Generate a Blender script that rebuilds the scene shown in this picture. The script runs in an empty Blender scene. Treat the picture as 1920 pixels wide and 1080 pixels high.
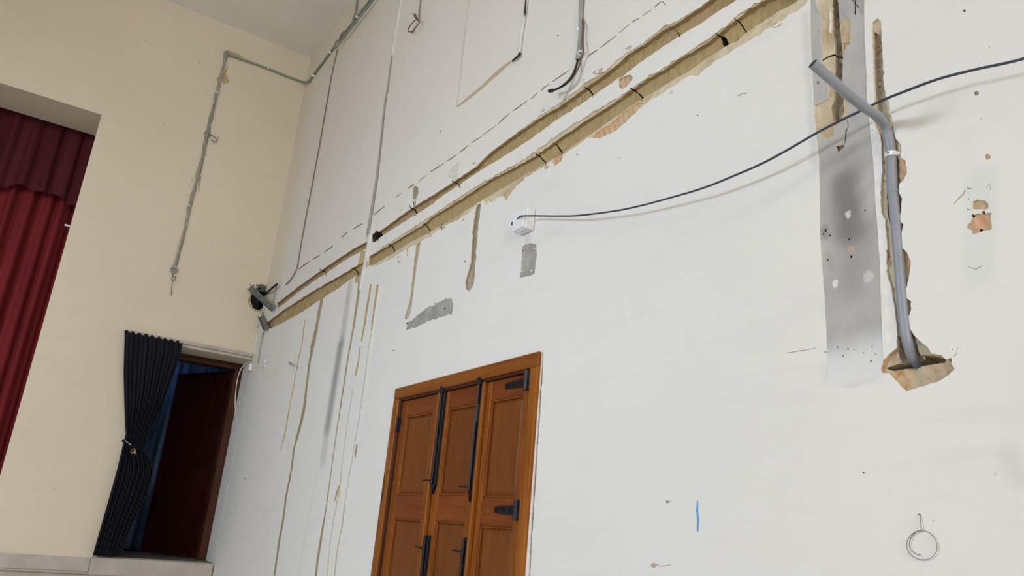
import bpy, bmesh, math, random
import numpy as np
from mathutils import Vector, Matrix
from mathutils.geometry import delaunay_2d_cdt
random.seed(7)
rng = np.random.default_rng(7)
SC = bpy.context.scene
COL = SC.collection

# ------------------------------------------------------------------ camera
FOC = 1452.59
YAW, PIT, ROLL = 1.0231215, 0.3128968, 0.0886291
CZ = 1.60                                   # eye height above the floor
def cam_axes():
    ca, sa, cb, sb = math.cos(YAW), math.sin(YAW), math.cos(PIT), math.sin(PIT)
    f = Vector((ca*cb, sa*cb, sb)); r = Vector((sa, -ca, 0)); u = r.cross(f)
    return r*math.cos(ROLL) + u*math.sin(ROLL), u*math.cos(ROLL) - r*math.sin(ROLL), f
CR, CU, CF = cam_axes()
CP = Vector((-2.1, -8.9752, CZ))
cam = bpy.data.cameras.new('camera'); cam_o = bpy.data.objects.new('camera', cam); COL.objects.link(cam_o)
m = Matrix((CR, CU, -CF)).transposed().to_4x4(); m.translation = CP
cam_o.matrix_world = m
cam.sensor_width = 36; cam.lens = FOC*36/1920; cam.clip_start = 0.02; cam.clip_end = 200
SC.camera = cam_o

# ------------------------------------------------------------------ world, lights, exposure
SC.view_settings.view_transform = 'Standard'; SC.view_settings.look = 'None'
SC.view_settings.gamma = 1; SC.view_settings.use_curve_mapping = False
SC.view_settings.exposure = -0.13
w = bpy.data.worlds.new('world'); SC.world = w; w.use_nodes = True
w.node_tree.nodes['Background'].inputs[0].default_value = (0.62, 0.78, 1.0, 1)
w.node_tree.nodes['Background'].inputs[1].default_value = 0.9
def area(name, loc, direction, sx, sy, power, color, spread=180):
    l = bpy.data.lights.new(name, 'AREA'); l.shape = 'RECTANGLE'; l.size = sx; l.size_y = sy
    l.energy = power; l.color = color; l.spread = math.radians(spread)
    o = bpy.data.objects.new(name, l); COL.objects.link(o); o.location = loc
    o.rotation_euler = Vector(direction).to_track_quat('-Z', 'Y').to_euler()
    return o
# daylight entering by the two windows of the left wall and those of the rear wall
WIN_L = [(-6.6, -4.0), (-14.0, -11.4)]      # y ranges of the windows, left wall
WIN_Z = (3.0, 4.3); WIN_ZR = (4.3, 5.8)
XL, YR, ZC = -6.6, -20.0, 7.33              # left wall, rear wall, ceiling
for k, (a, b) in enumerate(WIN_L):
    area('window_light', (XL + .05, (a+b)/2, sum(WIN_Z)/2), (1, 0, -.7), b-a-.1, WIN_Z[1]-WIN_Z[0]-.1, (285, 70)[k], ((0.72, 0.85, 1.0), (0.45, 0.68, 1.0))[k])
WIN_R = [(-5.8, -4.2), (-3.2, -1.6)]        # x ranges, rear wall
for k, (a, b) in enumerate(WIN_R):
    area('window_light', ((a+b)/2, YR + .05, sum(WIN_ZR)/2), (0, 1, -.3), b-a-.1, WIN_ZR[1]-WIN_ZR[0]-.1, (480, 130)[k], (1.0, 0.95, 0.88))
area('backstage_fill_light', (-1.0, .95, 3.75), (0.25, 0.75, -.62), .15, .08, .9, (0.35, 0.58, 1.0), 55)  # added blue fill that brightens the backstage drape; no lamp stands there

# ------------------------------------------------------------------ pixel -> place on a wall
def ray(x, y): return CF*FOC + CR*(x-960) - CU*(y-540)
def Rp(x, y, d=0.0):                        # point d in front of the right wall (plane X=0)
    v = ray(x, y); return CP + v*((-d - CP.x)/v.x)
def Ep(x, y, d=0.0):                        # point d in front of the end wall (plane Y=0)
    v = ray(x, y); return CP + v*((-d - CP.y)/v.y)
def R2(pts): return [(Rp(*p).y, Rp(*p).z) for p in pts]
def E2(pts): return [(Ep(*p).x, Ep(*p).z) for p in pts]

# ------------------------------------------------------------------ materials
class NT:
    def __init__(s, mt): s.t = mt.node_tree; s.n = s.t.nodes; s.l = s.t.links
    def new(s, k, **kw):
        n = s.n.new(k)
        for a, b in kw.items(): setattr(n, a, b)
        return n
    def link(s, a, b): s.l.new(a, b)
    def math(s, op, a, b=None, c=None, clamp=False):
        n = s.new('ShaderNodeMath', operation=op); n.use_clamp = clamp
        for i, v in enumerate((a, b, c)):
            if v is None: continue
            if isinstance(v, (int, float)): n.inputs[i].default_value = v
            else: s.link(v, n.inputs[i])
        return n.outputs[0]
    def mix(s, f, a, b, mode='MIX'):
        n = s.new('ShaderNodeMix', data_type='RGBA', blend_type=mode)
        for i, v in ((0, f), (6, a), (7, b)):
            if isinstance(v, (int, float)): n.inputs[i].default_value = v
            elif isinstance(v, tuple): n.inputs[i].default_value = (*v[:3], 1)
            else: s.link(v, n.inputs[i])
        return n.outputs[2]
    def coord(s, scale=(1, 1, 1), rot=(0, 0, 0)):
        c = s.new('ShaderNodeTexCoord'); mp = s.new('ShaderNodeMapping')
        mp.inputs['Scale'].default_value = scale; mp.inputs['Rotation'].default_value = rot
        s.link(c.outputs['Object'], mp.inputs[0]); return mp.outputs[0]
    def noise(s, vec, scale, detail=4, rough=.55):
        n = s.new('ShaderNodeTexNoise'); n.inputs['Scale'].default_value = scale
        n.inputs['Detail'].default_value = detail; n.inputs['Roughness'].default_value = rough
        s.link(vec, n.inputs['Vector']); return n.outputs[0]
    def ramp(s, v, lo, hi):
        n = s.new('ShaderNodeMapRange'); n.inputs[1].default_value = lo; n.inputs[2].default_value = hi
        s.link(v, n.inputs[0]); return n.outputs[0]
    def bump(s, h, strength, dist, prev=None):
        b = s.new('ShaderNodeBump'); b.inputs['Strength'].default_value = strength; b.inputs['Distance'].default_value = dist
        s.link(h, b.inputs['Height'])
        if prev: s.link(prev, b.inputs['Normal'])
        return b.outputs[0]
def mat(name, color, rough=.8, metal=0, spec=.3):
    mt = bpy.data.materials.new(name); mt.use_nodes = True
    b = mt.node_tree.nodes['Principled BSDF']
    b.inputs['Base Color'].default_value = (*color, 1); b.inputs['Roughness'].default_value = rough
    b.inputs['Metallic'].default_value = metal; b.inputs['Specular IOR Level'].default_value = spec
    return mt, b, NT(mt)
def simple(name, c1, c2=None, rough=.7, metal=0, scale=30, bump=.0, stretch=(1, 1, 1), spec=.3, dist=.002):
    mt, b, t = mat(name, c1, rough, metal, spec)
    v = t.coord(stretch); n = t.noise(v, scale)
    col = t.mix(t.ramp(n, .35, .65), c1, c2 or tuple(c*.85 for c in c1)); t.link(col, b.inputs['Base Color'])
    if bump: t.link(t.bump(n, bump, dist), b.inputs['Normal'])
    return mt
def seg_mask(t, y, z, a, b, r0, r1):        # soft stroke between two points of a wall
    ax, az = a; bx, bz = b; L2 = (bx-ax)**2 + (bz-az)**2 + 1e-9
    py = t.math('SUBTRACT', y, ax); pz = t.math('SUBTRACT', z, az)
    h = t.math('ADD', t.math('MULTIPLY', py, (bx-ax)/L2), t.math('MULTIPLY', pz, (bz-az)/L2)); h = t.math('MAXIMUM', t.math('MINIMUM', h, 1.), 0.)
    dy = t.math('SUBTRACT', py, t.math('MULTIPLY', h, bx-ax)); dz = t.math('SUBTRACT', pz, t.math('MULTIPLY', h, bz-az))
    d = t.math('SQRT', t.math('ADD', t.math('MULTIPLY', dy, dy), t.math('MULTIPLY', dz, dz)))
    n = t.new('ShaderNodeMapRange', interpolation_type='SMOOTHSTEP'); n.inputs[1].default_value = r0; n.inputs[2].default_value = r1
    n.inputs[3].default_value = 1; n.inputs[4].default_value = 0; t.link(d, n.inputs[0]); return n.outputs[0]
def paint(name, c, stains_and_light=(), horiz='Y', smudge=.05):
    mt, b, t = mat(name, c, .75, 0, .25)
    v = t.coord()
    big = t.noise(v, .55, 3); mid = t.noise(t.coord((1, 1, 2.2)), 2.3, 6, .6); fine = t.noise(v, 160, 2)
    streak = t.noise(t.coord((1, 1, 7)), 1.3, 6, .65)
    spots = t.noise(v, 26, 4, .6)
    dark = tuple(k*(1-smudge) for k in c); col = t.mix(t.ramp(big, .35, .65), c, dark)
    col = t.mix(t.math('MULTIPLY', t.ramp(mid, .56, .74), .45), col, tuple(k*.9 for k in c))
    col = t.mix(t.math('MULTIPLY', t.ramp(streak, .56, .72), .5), col, tuple(k*.88 for k in c))
    col = t.mix(t.math('MULTIPLY', t.math('MULTIPLY', t.ramp(spots, .70, .76), t.ramp(mid, .45, .6)), .55), col, tuple(k*.62 for k in c))
    sp = t.new('ShaderNodeSeparateXYZ'); t.link(v, sp.inputs[0])
    h = sp.outputs[1 if horiz == 'Y' else 0]
    hn = t.math('ADD', h, t.math('MULTIPLY', t.math('SUBTRACT', t.noise(v, 18, 4), .5), .02))
    for a, bb, r0, r1, s, sc in stains_and_light:
        mk = t.math('MULTIPLY', seg_mask(t, hn, sp.outputs[2], a, bb, r0, r1), s)
        col = t.mix(mk, col, sc)
    t.link(col, b.inputs['Base Color'])
    nn = t.bump(streak, .25, .012); nn = t.bump(fine, .12, .001, nn); t.link(nn, b.inputs['Normal'])
    return mt
def wood(name, c1, c2, c3, scale=9, rough=.42, axis=2, spec=.25):
    mt, b, t = mat(name, c1, rough, 0, spec)
    st = [14, 14, 14]; st[axis] = 1.1
    v = t.coord(tuple(st)); n = t.noise(v, scale*.22, 6, .6)
    st2 = [60, 60, 60]; st2[axis] = 1.4
    fine = t.noise(t.coord(tuple(st2)), 2.2, 3)
    oi = t.new('ShaderNodeObjectInfo')
    col = t.mix(t.ramp(n, .38, .64), c1, c2); col = t.mix(t.math('MULTIPLY', t.ramp(fine, .5, .75), .6), col, c3)
    kn = t.noise(t.coord((1, 1, .45)), 5.5, 1); col = t.mix(t.ramp(kn, .735, .77), col, tuple(k*.3 for k in c1))
    col = t.mix(t.math('MULTIPLY', oi.outputs['Random'], .4), col, c3)
    t.link(col, b.inputs['Base Color']); t.link(t.bump(fine, .2, .001), b.inputs['Normal'])
    return mt
def masonry(name, c1, c2, c3, scale=14, bump=.9, rot=(0, 0, 0), stretch=(1, 1, 1), dist=.008, ridges=0, rc=None):
    mt, b, t = mat(name, c1, .95, 0, .1)
    v = t.coord(stretch, rot); n = t.noise(v, scale, 6, .65); n2 = t.noise(t.coord(), scale*3.3, 5, .7); big = t.noise(t.coord(), 3.5, 3)
    col = t.mix(t.ramp(n, .36, .64), c1, c2); col = t.mix(t.ramp(big, .50, .62), col, c3)
    nn = t.bump(n, bump, dist); nn = t.bump(n2, bump*.6, dist*.3, nn)
    if ridges:
        wv = t.new('ShaderNodeTexWave'); wv.inputs['Scale'].default_value = ridges; wv.inputs['Distortion'].default_value = 2.5
        wv.inputs['Detail'].default_value = 2; wv.bands_direction = 'Y'; t.link(t.coord((1, 1, 1), (math.radians(18), 0, 0)), wv.inputs[0])
        col = t.mix(t.math('MULTIPLY', wv.outputs[1], .5), col, rc or c2); nn = t.bump(wv.outputs[1], .8, .004, nn)
    t.link(col, b.inputs['Base Color']); t.link(nn, b.inputs['Normal']); return mt

def r2(x, y): return R2([(x, y)])[0]
GREY = (.30, .29, .27)
stains_and_lightR = [
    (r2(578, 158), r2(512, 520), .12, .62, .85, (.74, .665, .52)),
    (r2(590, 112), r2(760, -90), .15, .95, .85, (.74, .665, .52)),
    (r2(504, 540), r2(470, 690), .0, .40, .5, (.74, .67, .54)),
    (r2(640, 200), r2(900, -60), .3, 3.2, .6, (.72, .655, .565)),  # upper wall's warm light put into the paint as a broad tint
    (r2(656, 535), r2(641, 640), .015, .10, .5, (.36, .33, .31)),
    (r2(638, 650), r2(614, 800), .0, .125, .75, (.20, .195, .19)),
    (r2(612, 815), r2(606, 860), .03, .10, .45, (.45, .43, .35)),
    (r2(592, 900), r2(560, 1075), .0, .05, .15, (.5, .45, .4)),
    (r2(990, 440), r2(988, 462), .0, .05, .25, GREY),
    (r2(1510, 30), r2(1528, 300), .0, .035, .35, (.45, .46, .47)),
    (r2(1560, 700), r2(1640, 690), .0, .06, .35, (.5, .5, .48)),
    (r2(1890, 850), r2(1915, 900), .0, .05, .25, (.5, .52, .52)),
    (r2(1105, 720), r2(1110, 760), .0, .1, .12, (.6, .57, .5)),
    (r2(1840, 340), r2(1835, 510), .02, .07, .28, (.58, .63, .60)),
    (r2(975, 300), r2(985, 315), .0, .06, .15, (.55, .5, .5)),
]
M = {}
M['paint_white'] = paint('white_wall_paint', (.80, .795, .765), stains_and_lightR)
M['paint_cream'] = paint('cream_wall_paint', (.71, .635, .50), [], 'X', .07)
M['ceiling'] = simple('ceiling_paint', (.82, .78, .735), (.77, .725, .67), .85, scale=1.2)
M['plaster_edge'] = simple('broken_plaster_edge', (.83, .81, .74), (.66, .61, .50), .95, scale=60, bump=.5)
M['plaster_edge_c'] = simple('broken_cream_plaster_edge', (.60, .53, .40), (.45, .38, .28), .95, scale=60, bump=.5)
M['chase'] = masonry('tan_mortar_block', (.47, .36, .185), (.37, .27, .13), (.43, .31, .175), 22, .9, (math.radians(35), 0, 0), (1, 3, .8), .006)
M['joint'] = simple('dark_joint', (.10, .07, .04), (.05, .035, .02), .95)
M['render'] = masonry('rough_render_coat', (.56, .47, .31), (.67, .60, .45), (.50, .38, .24), 20, .9)
M['brick'] = masonry('combed_clay_tile', (.60, .32, .17), (.52, .42, .27), (.50, .40, .25), 26, .6, ridges=9, rc=(.70, .50, .34))
M['pit'] = masonry('broken_clay_tile', (.56, .46, .31), (.60, .36, .20), (.48, .43, .32), 16, .9, stretch=(1, 3, .6), ridges=7, rc=(.66, .50, .36))
M['tan'] = masonry('tan_filler', (.56, .46, .29), (.45, .36, .21), (.52, .42, .25), 16, .8)
M['grout'] = masonry('grey_brown_mortar', (.40, .34, .25), (.33, .27, .18), (.42, .36, .27), 30, .9)
M['vgrey'] = masonry('grey_mortar_channel', (.54, .49, .39), (.46, .40, .29), (.52, .43, .30), 34, .9)
M['crack'] = simple('crack_dark', (.17, .13, .09), (.27, .2, .13), .95, scale=50)
M['cracklight'] = simple('crack_light', (.42, .36, .27), (.55, .48, .37), .95, scale=50)
M['scar'] = simple('pale_plaster_scar', (.62, .59, .50), (.74, .71, .62), .9, scale=30, bump=.5)
M['filler'] = simple('white_filler', (.84, .83, .80), (.74, .73, .70), .85, scale=20, bump=.3)
M['blue'] = simple('blue_paint', (.10, .30, .60), (.20, .42, .70), .7, scale=60)

# unpainted cement band with smoke marks, holes and lighter daubs
mt, b, t = mat('bare_cement_band', (.46, .455, .44), .9, 0, .15)
v = t.coord(); sp = t.new('ShaderNodeSeparateXYZ'); t.link(v, sp.inputs[0])
n = t.noise(v, 6, 6, .6); fine = t.noise(v, 90, 4, .7)
col = t.mix(t.ramp(n, .35, .65), (.50, .49, .465), (.41, .405, .395))
hn = t.math('ADD', sp.outputs[1], t.math('MULTIPLY', t.math('SUBTRACT', t.noise(v, 12, 4), .5), .05))
for a, bb, q0, q1, s, sc in [
    (r2(1585, 345), r2(1592, 430), .01, .085, .75, (.15, .145, .14)), (r2(1582, 300), r2(1600, 520), .0, .11, .35, (.25, .24, .23)),
    (r2(1545, 430), r2(1550, 440), .0, .03, .6, (.2, .2, .19)), (r2(1553, 480), r2(1560, 500), .0, .025, .4, (.3, .3, .28)),
    (r2(1588, 400), r2(1589, 405), .004, .012, .8, (.72, .71, .67)), (r2(1566, 530), r2(1566, 533), .008, .014, .9, (.78, .77, .75)),
    (r2(1628, 515), r2(1630, 520), .008, .02, .7, (.66, .65, .62)), (r2(1540, 690), r2(1660, 660), .0, .11, .85, (.72, .73, .73)),
    (r2(1545, 720), r2(1660, 700), .0, .11, .85, (.78, .78, .77)), (r2(1530, 205), r2(1535, 260), .0, .05, .5, (.60, .52, .40))]:
    col = t.mix(t.math('MULTIPLY', seg_mask(t, hn, sp.outputs[2], a, bb, q0, q1), s), col, sc)
col = t.mix(t.math('MULTIPLY', t.ramp(fine, .66, .72), .5), col, (.22, .21, .20))
t.link(col, b.inputs['Base Color']); t.link(t.bump(fine, .4, .003), b.inputs['Normal']); M['cement'] = mt
M['patch'] = masonry('grey_cement_patch', (.40, .39, .36), (.30, .29, .27), (.45, .43, .40), 9, .5)

M['wood'] = wood('varnished_pine', (.30, .098, .012), (.20, .054, .008), (.12, .027, .005))
M['wood_h'] = wood('varnished_pine_rail', (.25, .068, .012), (.17, .040, .008), (.11, .024, .005), axis=1)
M['wood_frame'] = wood('varnished_pine_frame', (.33, .115, .012), (.23, .065, .008), (.12, .030, .005))
M['wood_frame_h'] = wood('varnished_pine_head', (.33, .115, .012), (.23, .065, .008), (.12, .030, .005), axis=1)
M['wood_panel'] = wood('varnished_pine_panel', (.20, .066, .012), (.155, .044, .008), (.11, .028, .006))
M['wood_dark'] = wood('dark_brown_wood', (.085, .030, .015), (.06, .02, .01), (.04, .013, .007), spec=.15)
M['leaf_red'] = wood('oxblood_door', (.038, .006, .005), (.028, .004, .004), (.02, .003, .003), rough=.85, spec=.08)
M['iron'] = simple('black_iron', (.018, .018, .022), (.03, .03, .035), .45, .7, 60, .2)
M['steel'] = simple('dull_steel', (.35, .35, .34), (.25, .25, .24), .4, .8, 60)
M['conduit'] = simple('grey_conduit', (.25, .27, .26), (.36, .36, .33), .5, 0, 12, .0, (1, 1, .3))
M['conduit_green'] = simple('green_grey_conduit', (.25, .27, .22), (.20, .27, .21), .5, 0, 12)
M['duct_white'] = simple('painted_white_duct', (.72, .73, .74), (.62, .60, .55), .6, 0, 9)
M['duct_grey'] = simple('grey_dusty_duct', (.36, .34, .30), (.45, .42, .37), .7, 0, 9)
M['duct_pale'] = simple('painted_pale_duct', (.60, .58, .53), (.52, .50, .45), .6, 0, 9)
M['pvc'] = simple('grey_pvc', (.27, .29, .34), (.245, .265, .31), .38, 0, 7, .1, (1, 1, 1), .5)
M['pvc_in'] = simple('pipe_inside', (.06, .06, .06), (.04, .04, .04), .8)
M['clip'] = simple('white_clip', (.85, .86, .88), (.75, .76, .78), .4)
M['cable'] = simple('dark_blue_cable', (.035, .045, .065), (.05, .06, .08), .45)
M['cable_black'] = simple('black_cable', (.012, .012, .014), (.02, .02, .022), .5)
M['cable_white'] = simple('white_cable', (.62, .60, .55), (.55, .53, .48), .5)
M['cable_brown'] = simple('brown_cable', (.20, .10, .07), (.12, .08, .06), .6)
M['wire'] = simple('thin_grey_wire', (.16, .15, .14), (.24, .22, .20), .5, .4)
M['plastic'] = simple('white_plastic', (.80, .81, .84), (.74, .75, .78), .4, scale=10, spec=.5)
M['gold'] = simple('brass', (.55, .36, .14), (.4, .26, .1), .35, .9)
M['metal_profile'] = simple('weathered_metal_profile', (.27, .29, .26), (.14, .15, .13), .6, .3, 18, .3, (1, 1, 3))
M['foam'] = simple('green_packing', (.06, .10, .06), (.16, .22, .16), .9, scale=25, bump=.8)
M['hole'] = simple('hole_dark', (.012, .012, .014), (.03, .03, .028), .95)
M['floor'] = simple('terracotta_floor', (.74, .64, .54), (.66, .56, .46), .55, 0, 3)
M['stage_dark'] = simple('backstage_black_paint', (.018, .018, .022), (.012, .012, .015), .95)
M['sill'] = simple('painted_sill', (.50, .46, .41), (.42, .38, .33), .7, scale=6)
M['dirt'] = simple('dirty_threshold', (.16, .14, .12), (.08, .07, .06), .9, scale=9)
def cloth(name, c1, c2, rough=.85, sheen=.4, weave=300):
    mt, b, t = mat(name, c1, rough, 0, .15)
    v = t.coord((1, 1, .12)); n = t.noise(v, 8, 4); f = t.noise(t.coord(), weave, 2)
    t.link(t.mix(t.ramp(n, .35, .65), c1, c2), b.inputs['Base Color'])
    b.inputs['Sheen Weight'].default_value = sheen; b.inputs['Sheen Tint'].default_value = (*c1, 1)
    t.link(t.bump(f, .15, .001), b.inputs['Normal']); return mt
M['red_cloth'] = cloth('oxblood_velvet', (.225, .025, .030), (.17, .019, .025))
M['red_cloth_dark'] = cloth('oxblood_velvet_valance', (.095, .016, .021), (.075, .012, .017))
M['navy_cloth'] = cloth('navy_black_sheer', (.009, .011, .018), (.013, .014, .019), .9, .05)
M['blue_cloth'] = cloth('blue_drape', (.08, .14, .25), (.02, .035, .08), .7, .2)
# faint lighter weave where the curtain is thin
def glassm(name):
    mt, b, t = mat(name, (.8, .9, 1), .05, 0, .5); b.inputs['Transmission Weight'].default_value = 1; b.inputs['IOR'].default_value = 1.1
    return mt
M['glass'] = glassm('window_glass')

# ------------------------------------------------------------------ object helpers
def link(o, parent=None):
    COL.objects.link(o)
    if parent is not None:
        o.parent = parent; o.matrix_parent_inverse = Matrix.Identity(4)
    return o
def world_loc(o):
    p = Vector((0, 0, 0))
    while o is not None: p += o.location; o = o.parent
    return p
def mesh_obj(name, verts, faces, mats, parent=None, origin=None, smooth=False, fm=None):
    """one mesh from world coordinates; origin = world point (default: the parent's, or the base of the mesh)"""
    base = world_loc(parent) if parent is not None else Vector((0, 0, 0))
    if origin is None: origin = base
    origin = Vector(origin)
    me = bpy.data.meshes.new(name); me.from_pydata([tuple(Vector(v) - origin) for v in verts], [], faces)
    for mm in (mats if isinstance(mats, (list, tuple)) else [mats]): me.materials.append(mm)
    if fm: me.polygons.foreach_set('material_index', fm)
    if smooth: me.polygons.foreach_set('use_smooth', [True]*len(me.polygons))
    me.update()
    o = bpy.data.objects.new(name, me); o.location = origin - base
    return link(o, parent)
def thing(name, label, cat, loc, group=None):
    o = bpy.data.objects.new(name, None); o.empty_display_size = .05; o.location = loc; link(o)
    return tag(o, label, cat, group)
def tag(o, label, cat, group=None):
    o['label'] = label; o['category'] = cat
    if group: o['group'] = group
    return o
def structure(o): o['kind'] = 'structure'; return o
class MB:
    def __init__(s): s.v = []; s.f = []; s.m = []
    def add(s, vs, fs, mi=0):
        k = len(s.v); s.v += [Vector(v) for v in vs]; s.f += [tuple(i+k for i in f) for f in fs]; s.m += [mi]*len(fs)
    def box(s, a, b, bev=0.0, mi=0):
        x0, x1 = sorted((a[0], b[0])); y0, y1 = sorted((a[1], b[1])); z0, z1 = sorted((a[2], b[2]))
        bm = bmesh.new(); bmesh.ops.create_cube(bm, size=1)
        for v in bm.verts: v.co = Vector(((x0+x1)/2 + v.co.x*(x1-x0), (y0+y1)/2 + v.co.y*(y1-y0), (z0+z1)/2 + v.co.z*(z1-z0)))
        if bev: bmesh.ops.bevel(bm, geom=bm.edges[:], offset=min(bev, (x1-x0)/2.1, (y1-y0)/2.1, (z1-z0)/2.1), segments=1, affect='EDGES')
        bm.verts.index_update(); s.add([v.co.copy() for v in bm.verts], [tuple(v.index for v in f.verts) for f in bm.faces], mi); bm.free()
    def prism(s, quad, nrm, depth, mi=0):           # quad: 3-D outline; extruded by depth along nrm
        n = len(quad); nrm = Vector(nrm)
        s.add([Vector(q) for q in quad] + [Vector(q) + nrm*depth for q in quad],
              [tuple(range(n)), tuple(range(2*n-1, n-1, -1))] + [(i, i+n, (i+1) % n + n, (i+1) % n) for i in range(n)], mi)
    def beam(s, a, b, wd, ht, up=(0, 0, 1), mi=0):
        a, b = Vector(a), Vector(b); d = (b-a).normalized(); side = d.cross(Vector(up)).normalized(); u = side.cross(d)
        q = [a + side*wd/2*i + u*ht/2*j for i, j in ((-1, -1), (1, -1), (1, 1), (-1, 1))]
        s.add(q + [p + (b-a) for p in q], [(3, 2, 1, 0), (4, 5, 6, 7), (0, 1, 5, 4), (1, 2, 6, 5), (2, 3, 7, 6), (3, 0, 4, 7)], mi)
    def tube(s, pts, r, n=8, caps=True, mi=0, flat=None):
        pts = [Vector(p) for p in pts]; rs = r if isinstance(r, (list, tuple)) else [r]*len(pts)
        T = []
        for i in range(len(pts)):
            a = pts[max(i-1, 0)]; b = pts[min(i+1, len(pts)-1)]; T.append((b-a).normalized())
        u = T[0].orthogonal().normalized(); rings = []
        for i, p in enumerate(pts):
            u = (u - T[i]*u.dot(T[i])).normalized(); vv = T[i].cross(u)
            rings.append([p + (u*math.cos(2*math.pi*k/n) + vv*math.sin(2*math.pi*k/n))*rs[i] for k in range(n)])
        vs = [q for ring in rings for q in ring]; fs = []
        for i in range(len(pts)-1):
            for k in range(n): a = i*n+k; b2 = i*n+(k+1) % n; fs.append((a, b2, b2+n, a+n))
        if caps: fs += [tuple(range(n-1, -1, -1)), tuple((len(pts)-1)*n + k for k in range(n))]
        s.add(vs, fs, mi)
    def disc(s, c, nrm, r, th, n=14, mi=0):
        nrm = Vector(nrm).normalized(); s.tube([Vector(c), Vector(c) + nrm*th], r, n, True, mi)
    def ring(s, c, nrm, R, r, n=20, k=6, mi=0):
        nrm = Vector(nrm).normalized(); u = nrm.orthogonal().normalized(); v = nrm.cross(u)
        vs = []; fs = []
        for i in range(n):
            a = 2*math.pi*i/n; d = u*math.cos(a) + v*math.sin(a)
            for j in range(k): b = 2*math.pi*j/k; vs.append(Vector(c) + d*(R + r*math.cos(b)) + nrm*r*math.sin(b))
        for i in range(n):
            for j in range(k): fs.append((i*k+j, ((i+1) % n)*k+j, ((i+1) % n)*k+(j+1) % k, i*k+(j+1) % k))
        s.add(vs, fs, mi)
    def build(s, name, mats, parent=None, origin=None, smooth=False):
        if parent is None and origin is None:
            lo = [min(v[i] for v in s.v) for i in range(3)]; hi = [max(v[i] for v in s.v) for i in range(3)]
            origin = ((lo[0]+hi[0])/2, (lo[1]+hi[1])/2, lo[2])
        return mesh_obj(name, s.v, s.f, mats, parent, origin, smooth, s.m)
def smooth_path(pts, sub=6):                     # Catmull-Rom through the points
    pts = [Vector(p) for p in pts]; out = []
    P = [pts[0]*2-pts[1]] + pts + [pts[-1]*2-pts[-2]]
    for i in range(1, len(P)-2):
        for k in range(sub):
            t = k/sub; a, b, c, d = P[i-1], P[i], P[i+1], P[i+2]
            out.append(.5*((2*b) + (c-a)*t + (2*a-5*b+4*c-d)*t*t + (3*b-a-3*c+d)*t**3))
    out.append(pts[-1]); return out
def auto_smooth(o, ang=35):
    try: o.data.set_sharp_from_angle(angle=math.radians(ang))
    except Exception: pass
    return o

# ------------------------------------------------------------------ wall relief: plaster sheet with chases, losses and openings
def pip(poly, X, Y):
    P = np.array(poly); inside = np.zeros(len(X), bool); n = len(P); j = n-1
    for i in range(n):
        xi, yi = P[i]; xj, yj = P[j]
        c = ((yi > Y) != (yj > Y)) & (X < (xj-xi)*(Y-yi)/((yj-yi) if yj != yi else 1e-12) + xi)
        inside ^= c; j = i
    return inside
def rag(poly, amp, step):
    out = []; n = len(poly)
    for i in range(n):
        a = np.array(poly[i]); b = np.array(poly[(i+1) % n]); L = np.hypot(*(b-a)); k = max(1, int(L/step)); nr = np.array((-(b-a)[1], (b-a)[0]))/max(L, 1e-6)
        for j in range(k):
            p = a + (b-a)*(j/k)
            if amp: p = p + nr*rng.normal()*amp*(.5 if j == 0 else .8) + (b-a)/max(L, 1e-6)*rng.normal()*step*.15*(j > 0)
            out.append(tuple(p))
    return out
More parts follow.
